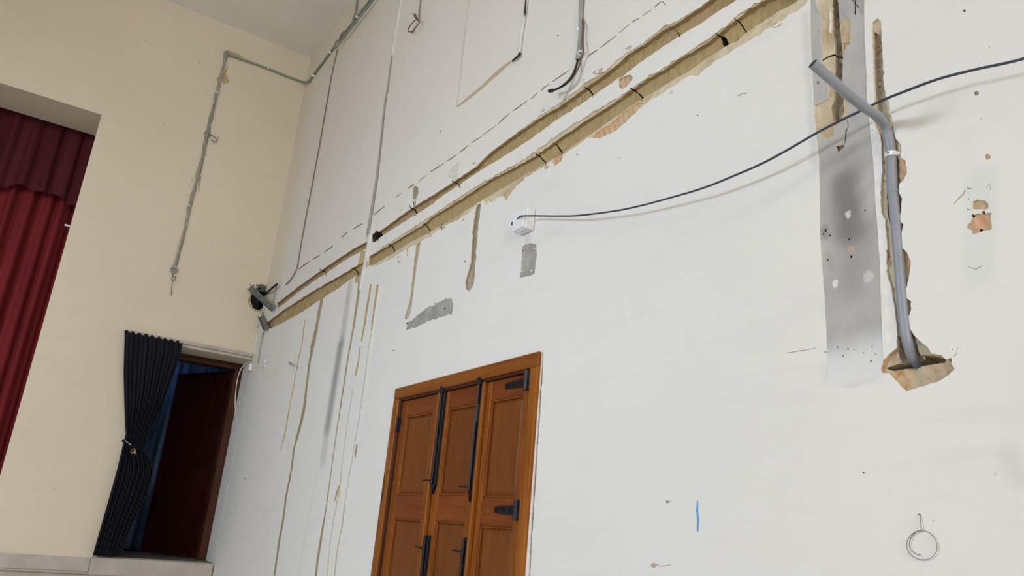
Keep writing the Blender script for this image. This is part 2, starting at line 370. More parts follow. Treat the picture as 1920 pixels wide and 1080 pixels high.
def relief(name, P3, rect, regions, mats, plaster, edge_mat, edge_t=.006, origin=(0, 0, 0)):
    """regions: dict(poly, depth, rough, grid, bed(bool)). Returns wall object, triangles per region."""
    V = [(rect[0], rect[1]), (rect[2], rect[1]), (rect[2], rect[3]), (rect[0], rect[3])]; EDG = [(0, 1), (1, 2), (2, 3), (3, 0)]
    for r in regions:
        k = len(V); n = len(r['poly']); V += [tuple(p) for p in r['poly']]; EDG += [(k+i, k+(i+1) % n) for i in range(n)]
        if r.get('grid'):
            P = np.array(r['poly']); g = r['grid']; lo, hi = P.min(0), P.max(0)
            X, Y = np.meshgrid(np.arange(lo[0], hi[0], g), np.arange(lo[1], hi[1], g)); X = X.ravel() + rng.uniform(-.3, .3, X.size)*g; Y = Y.ravel() + rng.uniform(-.3, .3, Y.size)*g
            inn = pip(r['poly'], X, Y)
            V += [(float(a), float(b)) for a, b in zip(X[inn], Y[inn])]
    V = [(min(max(a, rect[0]), rect[2]), min(max(b, rect[1]), rect[3])) for a, b in V]
    vs, es, fs, *_ = delaunay_2d_cdt([Vector(v) for v in V], EDG, [], 0, 1e-5, False)
    vs = np.array([tuple(v) for v in vs]); F = np.array([f[:3] for f in fs])
    c = vs[F].mean(1); reg = -np.ones(len(F), int)
    for i, r in enumerate(regions):
        lo, hi = np.array(r['poly']).min(0), np.array(r['poly']).max(0)
        idx = np.where((c[:, 0] > lo[0]) & (c[:, 0] < hi[0]) & (c[:, 1] > lo[1]) & (c[:, 1] < hi[1]))[0]
        if len(idx): reg[idx[pip(r['poly'], c[idx, 0], c[idx, 1])]] = i
    interior = np.ones(len(vs), bool); vr = -2*np.ones(len(vs), int)
    for fi in range(len(F)):
        for v in F[fi]:
            if vr[v] == -2: vr[v] = reg[fi]
            elif vr[v] != reg[fi]: interior[v] = False
    jit = rng.normal(size=len(vs))
    def dep(v, r):
        if r < 0: return 0.0
        R = regions[r]; d = R['depth']
        if R.get('rough'):
            if interior[v]: return d + jit[v]*R['rough']
            return d*R.get('rim', .85)
        return d
    groups = {}
    def G(key): return groups.setdefault(key, ([], [], [], {}))
    def vert(g, v, d):
        k = (int(v), round(d, 5)); 
        if k not in g[3]: g[3][k] = len(g[0]); g[0].append(P3(vs[v][0], vs[v][1], d))
        return g[3][k]
    edge = {}
    for fi in range(len(F)):
        r = int(reg[fi])
        if r < 0 or regions[r].get('bed', True):
            key = -1 if r < 0 else (r, regions[r]['split'](c[fi]) if regions[r].get('split') else 0)
            g = G(key); g[1].append(tuple(vert(g, v, dep(v, r)) for v in F[fi])); g[2].append(0)
        for a in range(3):
            e = (F[fi][a], F[fi][(a+1) % 3]); edge.setdefault(tuple(sorted(map(int, e))), []).append((fi, int(e[0]), int(e[1])))
    for k, L in edge.items():
        if len(L) != 2: continue
        (f1, a, b), (f2, _, _) = L; q, s = int(reg[f1]), int(reg[f2])
        if q == s: continue
        dq = (dep(a, q), dep(b, q)); ds = (dep(a, s), dep(b, s))
        if max(abs(dq[0]-ds[0]), abs(dq[1]-ds[1])) < 1e-5: continue
        deeper = s if sum(ds) > sum(dq) else q; lo, hi = (dq, ds) if deeper == s else (ds, dq)
        own = -1 if (deeper < 0 or not regions[deeper].get('bed', True)) else (deeper, 'rim')
        if own == -1 and max(q, s) >= 0: own = -1
        g = G(own); cuts = [lo]
        if own != -1 and min(lo) < edge_t and min(hi) > edge_t*1.5:
            cuts.append((edge_t + .0, edge_t + .0)); mi = [1, 0]
        else: mi = [1 if (own != -1 and max(hi) <= edge_t*1.6) else 0]
        cuts.append(hi)
        for j in range(len(cuts)-1):
            (d0a, d0b), (d1a, d1b) = cuts[j], cuts[j+1]
            q4 = (vert(g, a, d0a), vert(g, b, d0b), vert(g, b, d1b), vert(g, a, d1a))
            if len(set(q4)) < 3: continue
            g[1].append(tuple(dict.fromkeys(q4))); g[2].append(mi[j])
    wall = mesh_obj(name, groups[-1][0], groups[-1][1], [plaster], None, origin)
    structure(wall)
    parts = {}
    for i, r in enumerate(regions):
        keys = [k for k in groups if k != -1 and k[0] == i]
        if not keys: continue
        if r.get('split'):
            rk = (i, 'rim'); g = groups.get(rk)
            par = mesh_obj(r['name'], g[0], g[1], [mats[r['mat']], edge_mat], wall, None, False, g[2])
            for k in sorted((k for k in keys if k[1] != 'rim'), key=lambda k: k[1]):
                g = groups[k]; mesh_obj(r['piece'], g[0], g[1], [mats[r['mat']]], par)
        else:
            vv, ff, mm = [], [], []
            for k in keys:
                g = groups[k]; off = len(vv); vv += g[0]; ff += [tuple(x+off for x in f) for f in g[1]]; mm += g[2]
            par = mesh_obj(r['name'], vv, ff, [mats[r['mat']], edge_mat], wall, None, False, mm)
        if r.get('label'): par['label'] = r['label']
        parts[i] = par
    return wall, parts
def strip_poly(pts, w0, jag=1.0):                 # px centre line (x, y[, width px]) -> px outline
    n = len(pts); L, Rr = [], []
    for i, p in enumerate(pts):
        a = pts[max(i-1, 0)]; b = pts[min(i+1, n-1)]; dx, dy = b[0]-a[0], b[1]-a[1]; l = math.hypot(dx, dy) or 1
        h = (p[2] if len(p) > 2 else w0)/2
        L.append((p[0] - dy/l*h, p[1] + dx/l*h)); Rr.append((p[0] + dy/l*h, p[1] - dx/l*h))
    return L + Rr[::-1]

# ==================================================================== RIGHT WALL
U_up = [(1345,-12),(1330,0),(1292,27),(1262,47),(1245,54),(1207,82),(1175,102),(1150,125),(1125,145),(1100,162),(1075,180),(1050,197),(1012,220),(975,245),(945,267),(920,286),(890,314),(850,341),(815,364),(785,382),(760,398),(735,417),(702,441)]
U_lo = [(703,452),(740,427),(775,405),(805,387),(830,367),(860,347),(890,327),(920,308),(950,290),(982,269),(1000,257),(1040,227),(1075,205),(1112,180),(1140,160),(1175,137),(1207,112),(1237,92),(1275,67),(1310,47),(1345,22),(1375,4),(1398,-12)]
U2 = [(690,452),(665,465),(627,490),(590,515),(560,537),(519,569),(521,578),(577,535),(615,510),(652,485),(680,470),(692,463)]
L_up = [(1480,-12),(1455,-8),(1430,0),(1400,18),(1375,38),(1345,62),(1320,82),(1285,102),(1250,125),(1212,147),(1175,173),(1145,195),(1105,220),(1075,240),(1045,260),(1005,290),(960,315),(925,332),(900,348),(880,362),(852,380),(815,402),(790,422),(752,445),(715,467),(692,481)]
L_lo = [(690,500),(702,494),(735,475),(765,455),(800,437),(830,420),(860,402),(890,382),(920,365),(952,345),(985,325),(1020,306),(1050,289),(1080,267),(1105,250),(1135,230),(1170,205),(1202,185),(1250,155),(1290,132),(1325,107),(1357,86),(1380,76),(1408,53),(1447,27),(1490,2),(1505,-12)]
L2 = [(682,490),(665,500),(640,515),(610,532),(572,555),(529,583),(498,607),(505,617),(533,602),(572,581),(610,556),(635,540),(657,523),(680,511)]
L_sh = [(1520,-12),(1510,8),(1492,20),(1470,36),(1450,48),(1416,70),(1380,90),(1345,112),(1310,140),(1290,143),(1270,156),(1237,177),(1207,196),(1180,222),(1155,245),(1125,259),(1100,258),(1082,272),(1055,292),(1052,303),(1040,311),(1036,301),(1020,313),(985,332),(966,350),(958,362),(948,377),(943,366),(930,372),(912,385),(905,374),(880,398),(850,416),(820,432),(795,450),(760,468),(735,484),(700,500),(690,492),(720,462),(800,410),(900,345),(980,300),(1075,232),(1105,214),(1150,187),(1162,181),(1200,154.5),(1290,98),(1345,61),(1400,17),(1440,-8)]
U_sh = [(1300,20),(1262,43),(1245,48),(1230,62),(1200,84),(1172,101),(1150,119),(1135,133),(1112,148),(1096,155),(1085,167),(1062,184),(1048,194),(1012,217),(985,238),(960,256),(962,260),(1012,224),(1100,166),(1180,104),(1260,52)]
joints_U = [(1255,50,1276,70),(1096,163,1112,183),(848,340,864,352),(768,385,780,405),(705,432,710,452),(600,505,612,516)]
joints_L = [(1376,33,1392,58),(1342,62,1358,86),(1182,166,1203,188),(1036,268,1052,290),(1003,288,1022,308),(822,418,826,428),(793,420,803,438),(728,458,734,472),(660,503,668,518)]
def joint_split(js):
    mids = sorted([r2((a+c)/2, (b+d)/2)[0] for a, b, c, d in js])
    return lambda cc: sum(1 for q in mids if cc[0] > q)
regs = []
def reg(name, px, depth, mt, amp=.003, step=.02, rough=0, grid=0, **kw):
    poly = R2(px); regs.append(dict(name=name, poly=rag(poly, amp, step) if amp else poly, depth=depth, mat=mt, rough=rough, grid=grid, **kw))
# broad shallow zones first, deep ones later (later wins)
reg('cement_band', [(1519,-12),(1520,60),(1521,100),(1526,200),(1530,250),(1536,300),(1537,350),(1538,450),(1541,500),(1546,560),(1550,640),(1552,720),(1590,728),(1640,716),(1657,700),(1655,650),(1652,580),(1650,500),(1646,430),(1641,370),(1637,300),(1633,260),(1627,200),(1623,110),(1621,60),(1620,-12)],
    .002, 'cement', .0008, .03, label='bare grey cement band left unpainted on the white wall')
reg('cement_patch', [(760,620),(764,606),(780,594),(800,578),(822,567),(846,558),(850,570),(847,589),(810,600),(780,613)], .003, 'patch', .005, .02, .001, .03, label='small grey cement patch')
reg('cement_patch', [(975,522),(977,490),(979,462),(992,456),(1006,458),(1005,490),(1002,514)], .003, 'patch', .004, .02, .001, .03, label='upright grey cement patch')
# patched white filler strips
reg('filler_strip', strip_poly([(716,530,7),(700,610,7),(690,700,6),(672,820,6),(655,915,6),(640,1000,6),(622,1095,7)], 6), .0012, 'filler', .003, .05)
reg('filler_strip', strip_poly([(1630,110,10),(1632,200,12),(1640,250,8),(1645,330,9),(1651,420,12),(1657,500,14),(1664,580,14),(1669,650,14)], 10), .0005, 'filler', .001, .02)
# dashed hairline crack above the upper chase
for seg in [((560,505),(580,490)),((585,487),(600,478)),((608,473),(626,460)),((640,446),(652,435)),((662,430),(680,419)),((700,404),(722,386)),((742,370),(752,363)),((765,354),(777,345)),((785,340),(800,328)),((806,323),(832,306)),((836,303),(856,290)),((862,286),(878,272)),((884,268),(902,257)),((904,254),(930,236)),((933,233),(955,213)),((962,208),(990,188)),((995,186),(1008,174)),((1014,170),(1030,157)),((1036,153),(1068,131)),((1102,106),(1122,92)),((1125,90),(1156,66)),((1160,62),(1180,45)),((1184,42),(1200,33)),((1204,30),(1222,18)),((1226,14),(1240,2)),((1241,2),(1250,10))]:
    reg('crack', strip_poly([(*seg[0], 1.5), ((seg[0][0]+seg[1][0])/2, (seg[0][1]+seg[1][1])/2+random.uniform(-.8, .8), 2.3), (*seg[1], 1.2)], 2), .004, 'crack' if random.random() < .6 else 'cracklight', .001, .02)
# channels falling from the lower chase
reg('narrow_chase', strip_poly([(571,600,3),(566,640,3),(558,680,3),(550,722,3),(541,770,3.5),(533,815,4),(525,846,2)], 3), .007, 'tan', .003, .03)
reg('narrow_chase', strip_poly([(604,555,6),(599,580,7),(592,620,7),(586,645,8),(580,680,5),(573,735,5),(570,765,6),(562,800,6),(551,840,4),(546,880,4),(536,930,4),(530,975,5),(522,1020,5),(512,1095,4)], 6), .02, 'grout', .004, .03, .003, .03)
reg('narrow_chase', strip_poly([(676,518,7),(668,575,5),(663,610,4),(652,670,3.5),(643,730,3),(632,800,2.6),(621,880,2.6),(610,960,2.8),(603,1000,5),(595,1050,5),(590,1095,5)], 4), .012, 'grout', .002, .03)
reg('narrow_chase', strip_poly([(695,533,3.5),(688,575,5),(681,620,4),(677,640,3)], 5), .015, 'tan', .003, .02)
reg('narrow_chase', strip_poly([(675,650,3),(671,680,4),(666,705,4)], 4), .01, 'tan', .003, .02)
reg('crack', strip_poly([(661,730,2),(650,800,2),(641,870,2),(636,920,3),(628,960,2),(618,1020,2),(612,1095,2)], 2), .005, 'cracklight', .001, .03)
reg('narrow_chase', strip_poly([(635,910,2),(631,925,4),(627,940,2)], 3), .012, 'tan', .002, .02)
reg('narrow_chase', strip_poly([(708,534,4),(704,560,5),(698,600,4),(696,620,3)], 5), .014, 'tan', .003, .02)
reg('crack', strip_poly([(695,625,1.6),(690,660,1.6),(683,715,2),(672,790,1.8),(662,850,1.8),(648,930,1.8),(641,985,3),(640,995,2)], 2), .004, 'cracklight', .001, .03)
reg('narrow_chase', strip_poly([(669,833,3),(667,845,4),(665,858,3)], 4), .01, 'grout', .001, .02)
reg('crack', strip_poly([(640,990,2),(632,1030,2),(625,1095,3)], 2), .004, 'cracklight', .001, .03)
reg('narrow_chase', strip_poly([(785,448,9),(783,465,8),(779,490,7),(775,525,6),(772,555,5),(768,575,8),(764,590,9),(760,598,5)], 6), .018, 'vgrey', .004, .02, .003, .025)
reg('narrow_chase', strip_poly([(764,466,3),(763,480,3)], 3), .008, 'tan', .002, .02)
reg('narrow_chase', strip_poly([(898,382,7),(895,400,9),(891,430,10),(889,460,10),(887,490,9),(884,510,13),(880,530,17),(877,544,8)], 9), .02, 'grout', .005, .02, .004, .025)
reg('narrow_chase', strip_poly([(776,392,4),(777,375,6),(779,362,11),(779,352,10),(779,349,4)], 6), .012, 'grout', .004, .02, .002, .02)
reg('filled_chase', strip_poly([(858,200,3),(880,183,5),(905,162,6),(930,139,7),(952,120,6),(960,114,3)], 5), .0015, 'tan', .001, .03, label='chase refilled with yellowish filler')
reg('filler_strip', strip_poly([(846,335,20),(852,322,14),(860,305,5)], 12), .0015, 'scar', .006, .02)
# duct grooves
reg('narrow_chase', strip_poly([(735,108,2.5),(728,160,3),(721,200,4),(715,262,4),(707,330,5.5),(698,390,6.5),(689,440,7)], 4), .012, 'duct_grey', .001, .04)
reg('narrow_chase', strip_poly([(682,470,12),(676,500,12),(668,530,10)], 12), .012, 'tan', .003, .03)
for k in range(34):                               # daubs and crumbs left along both chases
    edge_ = (L_lo, U_up, L_lo)[k % 3]; x0, y0 = edge_[random.randrange(2, len(edge_)-2)]; sgn = -1 if edge_ is U_up else 1
    sc = .35 + .65*min(1, max(0, (x0-650)/700)); x0 += random.uniform(-12, 12); y0 += sgn*random.uniform(8, 20)*sc; rr_ = random.uniform(3, 8)*sc
    reg('plaster_daub', [(x0 + rr_*math.cos(a/8*6.283)*random.uniform(.7, 2.0), y0 - .6*rr_*math.cos(a/8*6.283) + rr_*math.sin(a/8*6.283)*random.uniform(.5, 1.2)) for a in range(8)], .0012, ('filler', 'scar', 'scar', 'cracklight')[k % 4] if rr_ > 3 else 'cracklight', .001, .02)
# shallow losses of plaster and the two long chases cut in blocks
reg('lost_plaster', L_sh, .009, 'render', .005, .02, .002, .04, label='ragged margin of lost plaster under the lower chase')
reg('lost_plaster', U_sh, .007, 'render', .004, .02, .002, .04)
reg('lost_plaster', [(690,500),(660,518),(630,538),(600,560),(560,590),(530,606),(498,618),(505,606),(570,575),(640,530),(690,488)], .006, 'render', .006, .025, .002, .05)
for q in ([(1205,192),(1180,222),(1155,245),(1125,259),(1112,256),(1118,246),(1140,234),(1165,212),(1195,192)], [(1055,293),(1053,303),(1041,311),(1036,303),(1045,292)], [(1160,148),(1180,140),(1187,145),(1177,160),(1166,168),(1160,163)], [(1212,77),(1235,62),(1250,58),(1240,68),(1215,84)], [(958,355),(950,376),(944,368),(950,354)]):
    reg('exposed_tile', q, .012, 'brick', .003, .02, .001, .03, label='patch of orange combed clay tile')
BL = dict(split=None)
reg('cable_chase', U_up + U_lo, .034, 'chase', .0025, .025, .0028, .035, split=joint_split(joints_U), piece='block', rim=.88, label='upper long chase cut through tan blocks')
reg('cable_chase', U2, .034, 'chase', .004, .03, .005, .04, rim=.88, label='upper long chase where it nears the corner')
reg('cable_chase', L_up + L_lo, .034, 'chase', .0028, .025, .0028, .035, split=joint_split(joints_L), piece='block', rim=.88, label='lower long chase cut through tan blocks')
reg('cable_chase', L2, .034, 'chase', .005, .03, .005, .04, rim=.88, label='lower long chase where it nears the corner')
for a, bb, c, d in joints_U + joints_L:
    mx, my = (a+c)/2, (bb+d)/2
    reg('joint', strip_poly([(a-1, bb-1, 1.6), (mx+random.uniform(-2, 2), my+random.uniform(-1.5, 1.5), 2.6), (c, d, 2.0)], 2), .075, 'joint', .0015, .01)
reg('broken_pocket', [(1341,64),(1350,62),(1358,76),(1357,85),(1348,84)], .09, 'joint', .002, .01)
reg('broken_pocket', [(697,441),(707,432),(712,438),(706,452),(698,455)], .08, 'joint', .003, .015)
# vertical chases of the cement band
reg('lost_plaster', [(1527,-12),(1532,14),(1538,28),(1540,50),(1539,78),(1541,96),(1538,112),(1546,150),(1553,165),(1552,185),(1540,192),(1528,196),(1527,240),(1536,246),(1550,261),(1561,254),(1564,238),(1572,232),(1586,225),(1591,218),(1590,186),(1583,176),(1579,150),(1579,118),(1581,96),(1590,82),(1594,72),(1593,34),(1586,31),(1574,40),(1572,20),(1569,-12)], .008, 'render', .002, .015, .002, .02, label='tan lost plaster round the short upright chase')
reg('filler_strip', [(1554,18),(1557,16),(1559,40),(1558,62),(1553,60),(1555,42)], .003, 'plaster_edge', .0015, .01)
reg('exposed_tile', [(1580,80),(1592,79),(1592,82),(1586,89),(1580,95)], .012, 'brick', .001, .01)
reg('upright_chase', [(1560,-12),(1560,60),(1563,75),(1564,100),(1564,150),(1562,188),(1557,200),(1558,214),(1561,226),(1574,226),(1579,214),(1581,180),(1579,140),(1577,90),(1574,60),(1571,30),(1569,-12)], .035, 'grout', .0015, .012, .003, .015, rim=.7, label='short upright chase in the cement band')
reg('joint', strip_poly([(1540,112,2),(1549,106,2.4),(1561,102,3),(1570,103,3),(1579,109,2)], 2), .04, 'joint', .0006, .01)
reg('crack', strip_poly([(1587,224,1.5),(1590,236,1.6),(1585,245,3),(1584,262,3),(1582,271,1.4)], 2), .01, 'joint', .0006, .008)
reg('broken_pocket', [(1566,273),(1583,271),(1581,278),(1569,286)], .02, 'render', .0008, .008)
# long upright chase with the pipe, and the pit at its foot
V2 = [(1634,53),(1636,42),(1645,34),(1652,40),(1653,60),(1654,90),(1656,130),(1658,160),(1660,180),(1666,188),(1668,205),(1673,225),(1674,240),(1680,262),(1690,270),(1691,282),(1688,292),(1698,300),(1700,325),(1694,338),(1686,345),(1685,360),(1692,372),(1690,385),(1687,400),(1687,415),(1694,421),(1692,432),(1688,445),(1692,465),(1700,472),(1708,490),(1707,510),(1702,530),(1697,545),(1698,560),(1708,565),(1708,580),(1703,595),(1704,612),(1712,640),
      (1682,650),(1682,631),(1680,600),(1677,575),(1674,560),(1671,539),(1665,522),(1662,508),(1667,491),(1664,468),(1661,432),(1660,412),(1651,398),(1651,356),(1654,322),(1653,298),(1651,256),(1644,242),(1636,222),(1639,190),(1637,112)]
reg('lost_plaster', V2, .010, 'render', .0015, .012, .0015, .02, label='rough margin of the long upright chase')
for q in ([(1682,296),(1698,300),(1700,325),(1693,338),(1682,342)], [(1683,368),(1691,373),(1689,400),(1684,410)], [(1690,470),(1700,474),(1708,490),(1706,512),(1700,535),(1694,538)], [(1637,226),(1650,222),(1655,240),(1645,243)], [(1686,415),(1694,421),(1691,432),(1687,440)], [(1661,468),(1666,470),(1667,491),(1663,500)], [(1697,562),(1707,566),(1706,590),(1700,592)]):
    reg('exposed_tile', q, .013, 'brick', .001, .01, .001, .02)
reg('upright_chase', [(1636,58),(1637,112),(1640,183),(1642,205),(1650,240),(1656,260),(1658,300),(1660,340),(1661,400),(1668,430),(1672,480),(1675,520),(1680,560),(1683,600),(1686,650),(1712,650),(1706,612),(1700,590),(1697,550),(1693,510),(1690,460),(1686,400),(1684,350),(1682,300),(1678,270),(1668,235),(1660,205),(1657,180),(1655,130),(1652,90),(1651,66)], .030, 'vgrey', .001, .012, .003, .015, rim=.75, label='long upright chase holding the grey pipe')
reg('broken_pit', [(1666,664),(1654,676),(1650,690),(1652,698),(1666,700),(1682,715),(1686,723),(1700,733),(1715,729),(1756,717),(1776,705),(1791,692),(1784,682),(1784,671),(1774,674),(1764,666),(1747,662),(1739,650),(1723,637),(1715,630),(1705,615),(1682,631),(1681,652)], .022, 'pit', .0012, .012, .003, .02, rim=.7, label='broken pit with orange clay tile at the foot of the pipe')
reg('broken_pocket', [(1655,688),(1680,680),(1704,672),(1722,664),(1748,665),(1768,672),(1766,679),(1745,681),(1726,684),(1714,690),(1700,689),(1668,694)], .085, 'vgrey', .0008, .01, .004, .02, rim=.95, label='deep slot across the pit')
reg('upright_chase', [(1684,632),(1706,624),(1722,668),(1704,676),(1682,681),(1680,655)], .045, 'vgrey', .001, .01, .003, .015, rim=.8)
# loose marks
reg('exposed_tile', [(1824,378),(1833,374),(1847,376),(1853,382),(1853,391),(1846,393),(1824,392)], .006, 'brick', .001, .008, .0008, .015, label='patch of bare clay tile with three plug holes')
reg('exposed_tile', [(1824,404),(1836,400),(1858,399),(1859,431),(1844,433),(1824,440),(1821,431),(1812,429),(1813,422),(1819,418)], .006, 'brick', .0008, .008, .0008, .015, label='patch of bare clay tile with three plug holes')
def round_px(cx, cy, r, k=9): return [(cx + r*math.cos(2*math.pi*i/k)*random.uniform(.8, 1.15), cy + r*math.sin(2*math.pi*i/k)*random.uniform(.8, 1.15)) for i in range(k)]
for x, y, r, mt, nm, d in [(1824,404,3,'hole','plug_hole',.03),(1844,398,3.2,'hole','plug_hole',.03),(1838,431,3,'hole','plug_hole',.03),(1808,20,3,'crack','chip',.006),(1852,294,6,'brick','chip',.005),(1831,175,5,'grout','chip',.005),(1596,467,7,'brick','chip',.004),(1595,481,3,'hole','plug_hole',.02),(1533,154,3,'crack','chip',.004),(1591,448,2.5,'hole','plug_hole',.01),(1621,394,2,'hole','plug_hole',.01),(1547,432,3,'hole','chip',.004),(1543,438,2,'hole','chip',.004),(1555,441,2,'hole','chip',.004),(1551,487,2,'hole','chip',.004),(1548,660,1.6,'crack','chip',.003),(1569,651,2,'crack','chip',.003),(1589,654,2,'crack','chip',.003),(1618,661,1.4,'crack','chip',.003),(1634,650,1.8,'crack','chip',.003),(1641,663,1.4,'crack','chip',.003),(1632,677,2,'crack','chip',.003),(1580,667,1.5,'crack','chip',.003),(1600,655,1.3,'crack','chip',.003),(1619,886,2.2,'crack','chip',.003),(1668,922,2.2,'filler','chip',.001),(1251,941,3,'crack','chip',.002),(1226,1060,5,'cracklight','chip',.002),(833,578,1.8,'hole','plug_hole',.01),(816,569,1.3,'hole','plug_hole',.01),(763,606,1.8,'hole','plug_hole',.01),(978,508,1.6,'filler','chip',.001),(996,507,1.8,'filler','chip',.001),(980,470,1.5,'crack','chip',.003),(1001,466,1.5,'filler','chip',.003),(747,491,1.5,'crack','chip',.003),(872,490,1.8,'crack','chip',.003),(1046,66,1.6,'crack','chip',.003),(1308,216,1.6,'crack','chip',.003),(826,246,1.8,'crack','chip',.003),(1398,175,2,'cracklight','chip',.003),(1386,179,1.6,'cracklight','chip',.003),(738,657,1.6,'crack','chip',.003),(1162,297,1.6,'cracklight','chip',.003),(1082,290,1.6,'crack','chip',.003),(1750,976,1.3,'cracklight','chip',.003),(460,898,1.5,'crack','chip',.003),(1010,830,1,'crack','chip',.003),(1816,373,1.5,'crack','chip',.002),(1855,88,1.2,'crack','chip',.002),(1840,222,1.5,'cracklight','chip',.002),(1636,244,1,'crack','chip',.002),(1786,655,1.2,'crack','chip',.002)]:
    reg(nm, round_px(x, y, r), d, mt, 0)
for pts in [[(1474,662,1.2),(1500,658,1.6),(1530,653,1.2)],[(1810,356,2),(1806,364,3),(1795,375,2),(1788,384,1)],[(1812,352,3),(1822,354,2)],[(1813,392,2),(1820,394,2)],[(1788,668,1),(1794,662,1.6),(1795,650,1.2)],[(1218,1060,1.5),(1228,1057,2),(1238,1062,1.6),(1258,1059,1.4)],[(1382,180,1),(1390,176,1.6),(1402,174,1)],[(1248,942,1.2),(1258,939,1.6)],[(1848,352,1.2),(1855,344,1.2),(1858,356,1.2)],[(1816,500,1.3),(1830,505,1.6),(1842,498,1.2)]]:
    reg('scratch', strip_poly(pts, 1.5), .002, 'cracklight', .0004, .01)
reg('crack', strip_poly([(1018,660,2),(1016,700,3),(1013,745,4),(1010,790,3),(1006,850,3),(1003,900,4),(999,960,3),(996,1010,3),(992,1090,3)], 3), .012, 'cracklight', .002, .02)
reg('paint_stroke', strip_poly([(1308,938,2),(1307,955,4.5),(1309,975,5),(1308,990,4),(1308,998,2)], 4), .0006, 'blue', .0003, .01, label='short upright stroke of blue paint')
# the doorway of the wooden shutters
DY0, DY1, DZ = -5.868, -4.171, .896 + CZ
regs.append(dict(name='opening', poly=[(DY0+.02, 0.004), (DY1-.02, 0.004), (DY1-.02, DZ-.02), (DY0+.02, DZ-.02)], depth=.14, mat='filler', bed=False))
mats = M
wall_right, _ = relief('wall_right', lambda u, v, d: (d, u, v), (YR, 0.0, 0.0, ZC), regs, M, M['paint_white'], M['plaster_edge'])

# ==================================================================== END WALL
regs = []
def rege(name, px, depth, mt, amp=.003, step=.03, rough=0, grid=0, **kw):
    poly = E2(px); regs.append(dict(name=name, poly=rag(poly, amp, step) if amp else poly, depth=depth, mat=mt, rough=rough, grid=grid, **kw))
ST_Z = 4.057 + CZ; ST_X = -2.101; ST_D = .62; ST_FL = CZ - .49
rege('narrow_chase', strip_poly([(424,99,9),(421,115,4),(412,150,6),(404,185,5),(397,215,6),(389,250,9),(381,290,6),(374,320,7),(367,345,5),(357,385,8),(349,420,5),(341,455,7),(333,485,6),(327,505,8)], 6), .008, 'tan', .007, .05, .002, .05, label='rough upright chase behind the conduit')
rege('lost_plaster', [(405,148),(418,140),(428,122),(424,140),(431,154),(420,157),(416,150)], .01, 'tan', .004, .03)
rege('lost_plaster', strip_poly([(424,98,8),(440,104,9),(455,110,4)], 7), .006, 'tan', .005, .03)
rege('lost_plaster', strip_poly([(376,330,4),(373,360,2)], 4), .005, 'tan', .003, .03)
rege('broken_hole', [(464,562),(469,551),(476,541),(486,534),(500,534),(506,540),(503,552),(501,566),(497,577),(490,585),(478,583),(468,575)], .012, 'tan', .008, .03, label='broken margin round the hole by the corner')
rege('broken_pocket', [(470,563),(473,551),(480,542),(488,537),(498,537),(502,541),(499,552),(497,566),(492,577),(484,581),(475,577)], .22, 'hole', .008, .03, .01, .06, label='dark hole knocked through the corner of the wall')
for x, y in [(273,76),(373,116),(308,232),(102,916),(360,340),(409,258)]: rege('chip', round_px(x, y, 1.8), .003, 'cracklight', 0)
regs.append(dict(name='opening', poly=[(-6.2, ST_FL), (ST_X, ST_FL), (ST_X, ST_Z), (-6.2, ST_Z)], depth=ST_D, mat='filler', bed=False))
DX0, DX1, DTZ, DBZ = -1.12, -.0015, 1.688 + CZ, CZ - .50
regs.append(dict(name='opening', poly=[(DX0, DBZ), (DX1, DBZ), (DX1, DTZ), (DX0, DTZ)], depth=.50, mat='filler', bed=False))
wall_end, _ = relief('wall_front', lambda u, v, d: (u, d, v), (XL, 0.0, 0.0, ZC), regs, M, M['paint_cream'], M['plaster_edge_c'])

# ==================================================================== rest of the shell
def shell(name, boxes, mt, **kw):
    b = MB()
    for a, c in boxes: b.box(a, c)
    return structure(b.build(name, mt, None, (0, 0, 0)))
shell('floor', [((XL-.2, YR-.2, -.2), (.3, .75, 0))], M['floor'])
shell('ceiling', [((XL-.2, YR-.2, ZC), (.3, .75, ZC+.2))], M['ceiling'])
bx = []; ys = [YR] + [q for a in sorted(WIN_L) for q in a] + [0]
for i in range(0, len(ys), 2): bx.append(((XL-.25, ys[i], 0), (XL, ys[i+1], ZC)))
for a, c in WIN_L: bx += [((XL-.25, a, 0), (XL, c, WIN_Z[0])), ((XL-.25, a, WIN_Z[1]), (XL, c, ZC))]
shell('wall_left', bx, M['paint_cream'])
bx = []; xs = [XL] + [q for a in sorted(WIN_R) for q in a] + [0]
for i in range(0, len(xs), 2): bx.append(((xs[i], YR-.25, 0), (xs[i+1], YR, ZC)))
for a, c in WIN_R: bx += [((a, YR-.25, 0), (c, YR, WIN_ZR[0])), ((a, YR-.25, WIN_ZR[1]), (c, YR, ZC))]
shell('wall_rear', bx, M['paint_cream'])
wn = 0
for side, L in (('L', WIN_L), ('R', WIN_R)):
    for a, c in L:
        wn += 1; root = bpy.data.objects.new('window_%d' % wn, None); link(root); structure(root)
        root.location = (XL-.15, (a+c)/2, WIN_Z[0]) if side == 'L' else ((a+c)/2, YR-.15, WIN_ZR[0])
        b = MB()
        def bxx(u0, u1, z0, z1, dd=.05):
            if side == 'L': b.box((XL-.15-dd/2, u0, z0), (XL-.15+dd/2, u1, z1), .004)
            else: b.box((u0, YR-.15-dd/2, z0), (u1, YR-.15+dd/2, z1), .004)
        z0, z1 = WIN_Z if side == 'L' else WIN_ZR
        bxx(a, a+.06, z0, z1); bxx(c-.06, c, z0, z1); bxx(a, c, z0, z0+.06); bxx(a, c, z1-.06, z1); bxx((a+c)/2-.03, (a+c)/2+.03, z0, z1); bxx(a, c, (z0+z1)/2-.03, (z0+z1)/2+.03)
        b.build('window_frame', M['duct_white'], root)
        b = MB(); bxx(a+.05, c-.05, z0+.05, z1-.05, .006); b.build('pane', M['glass'], root)

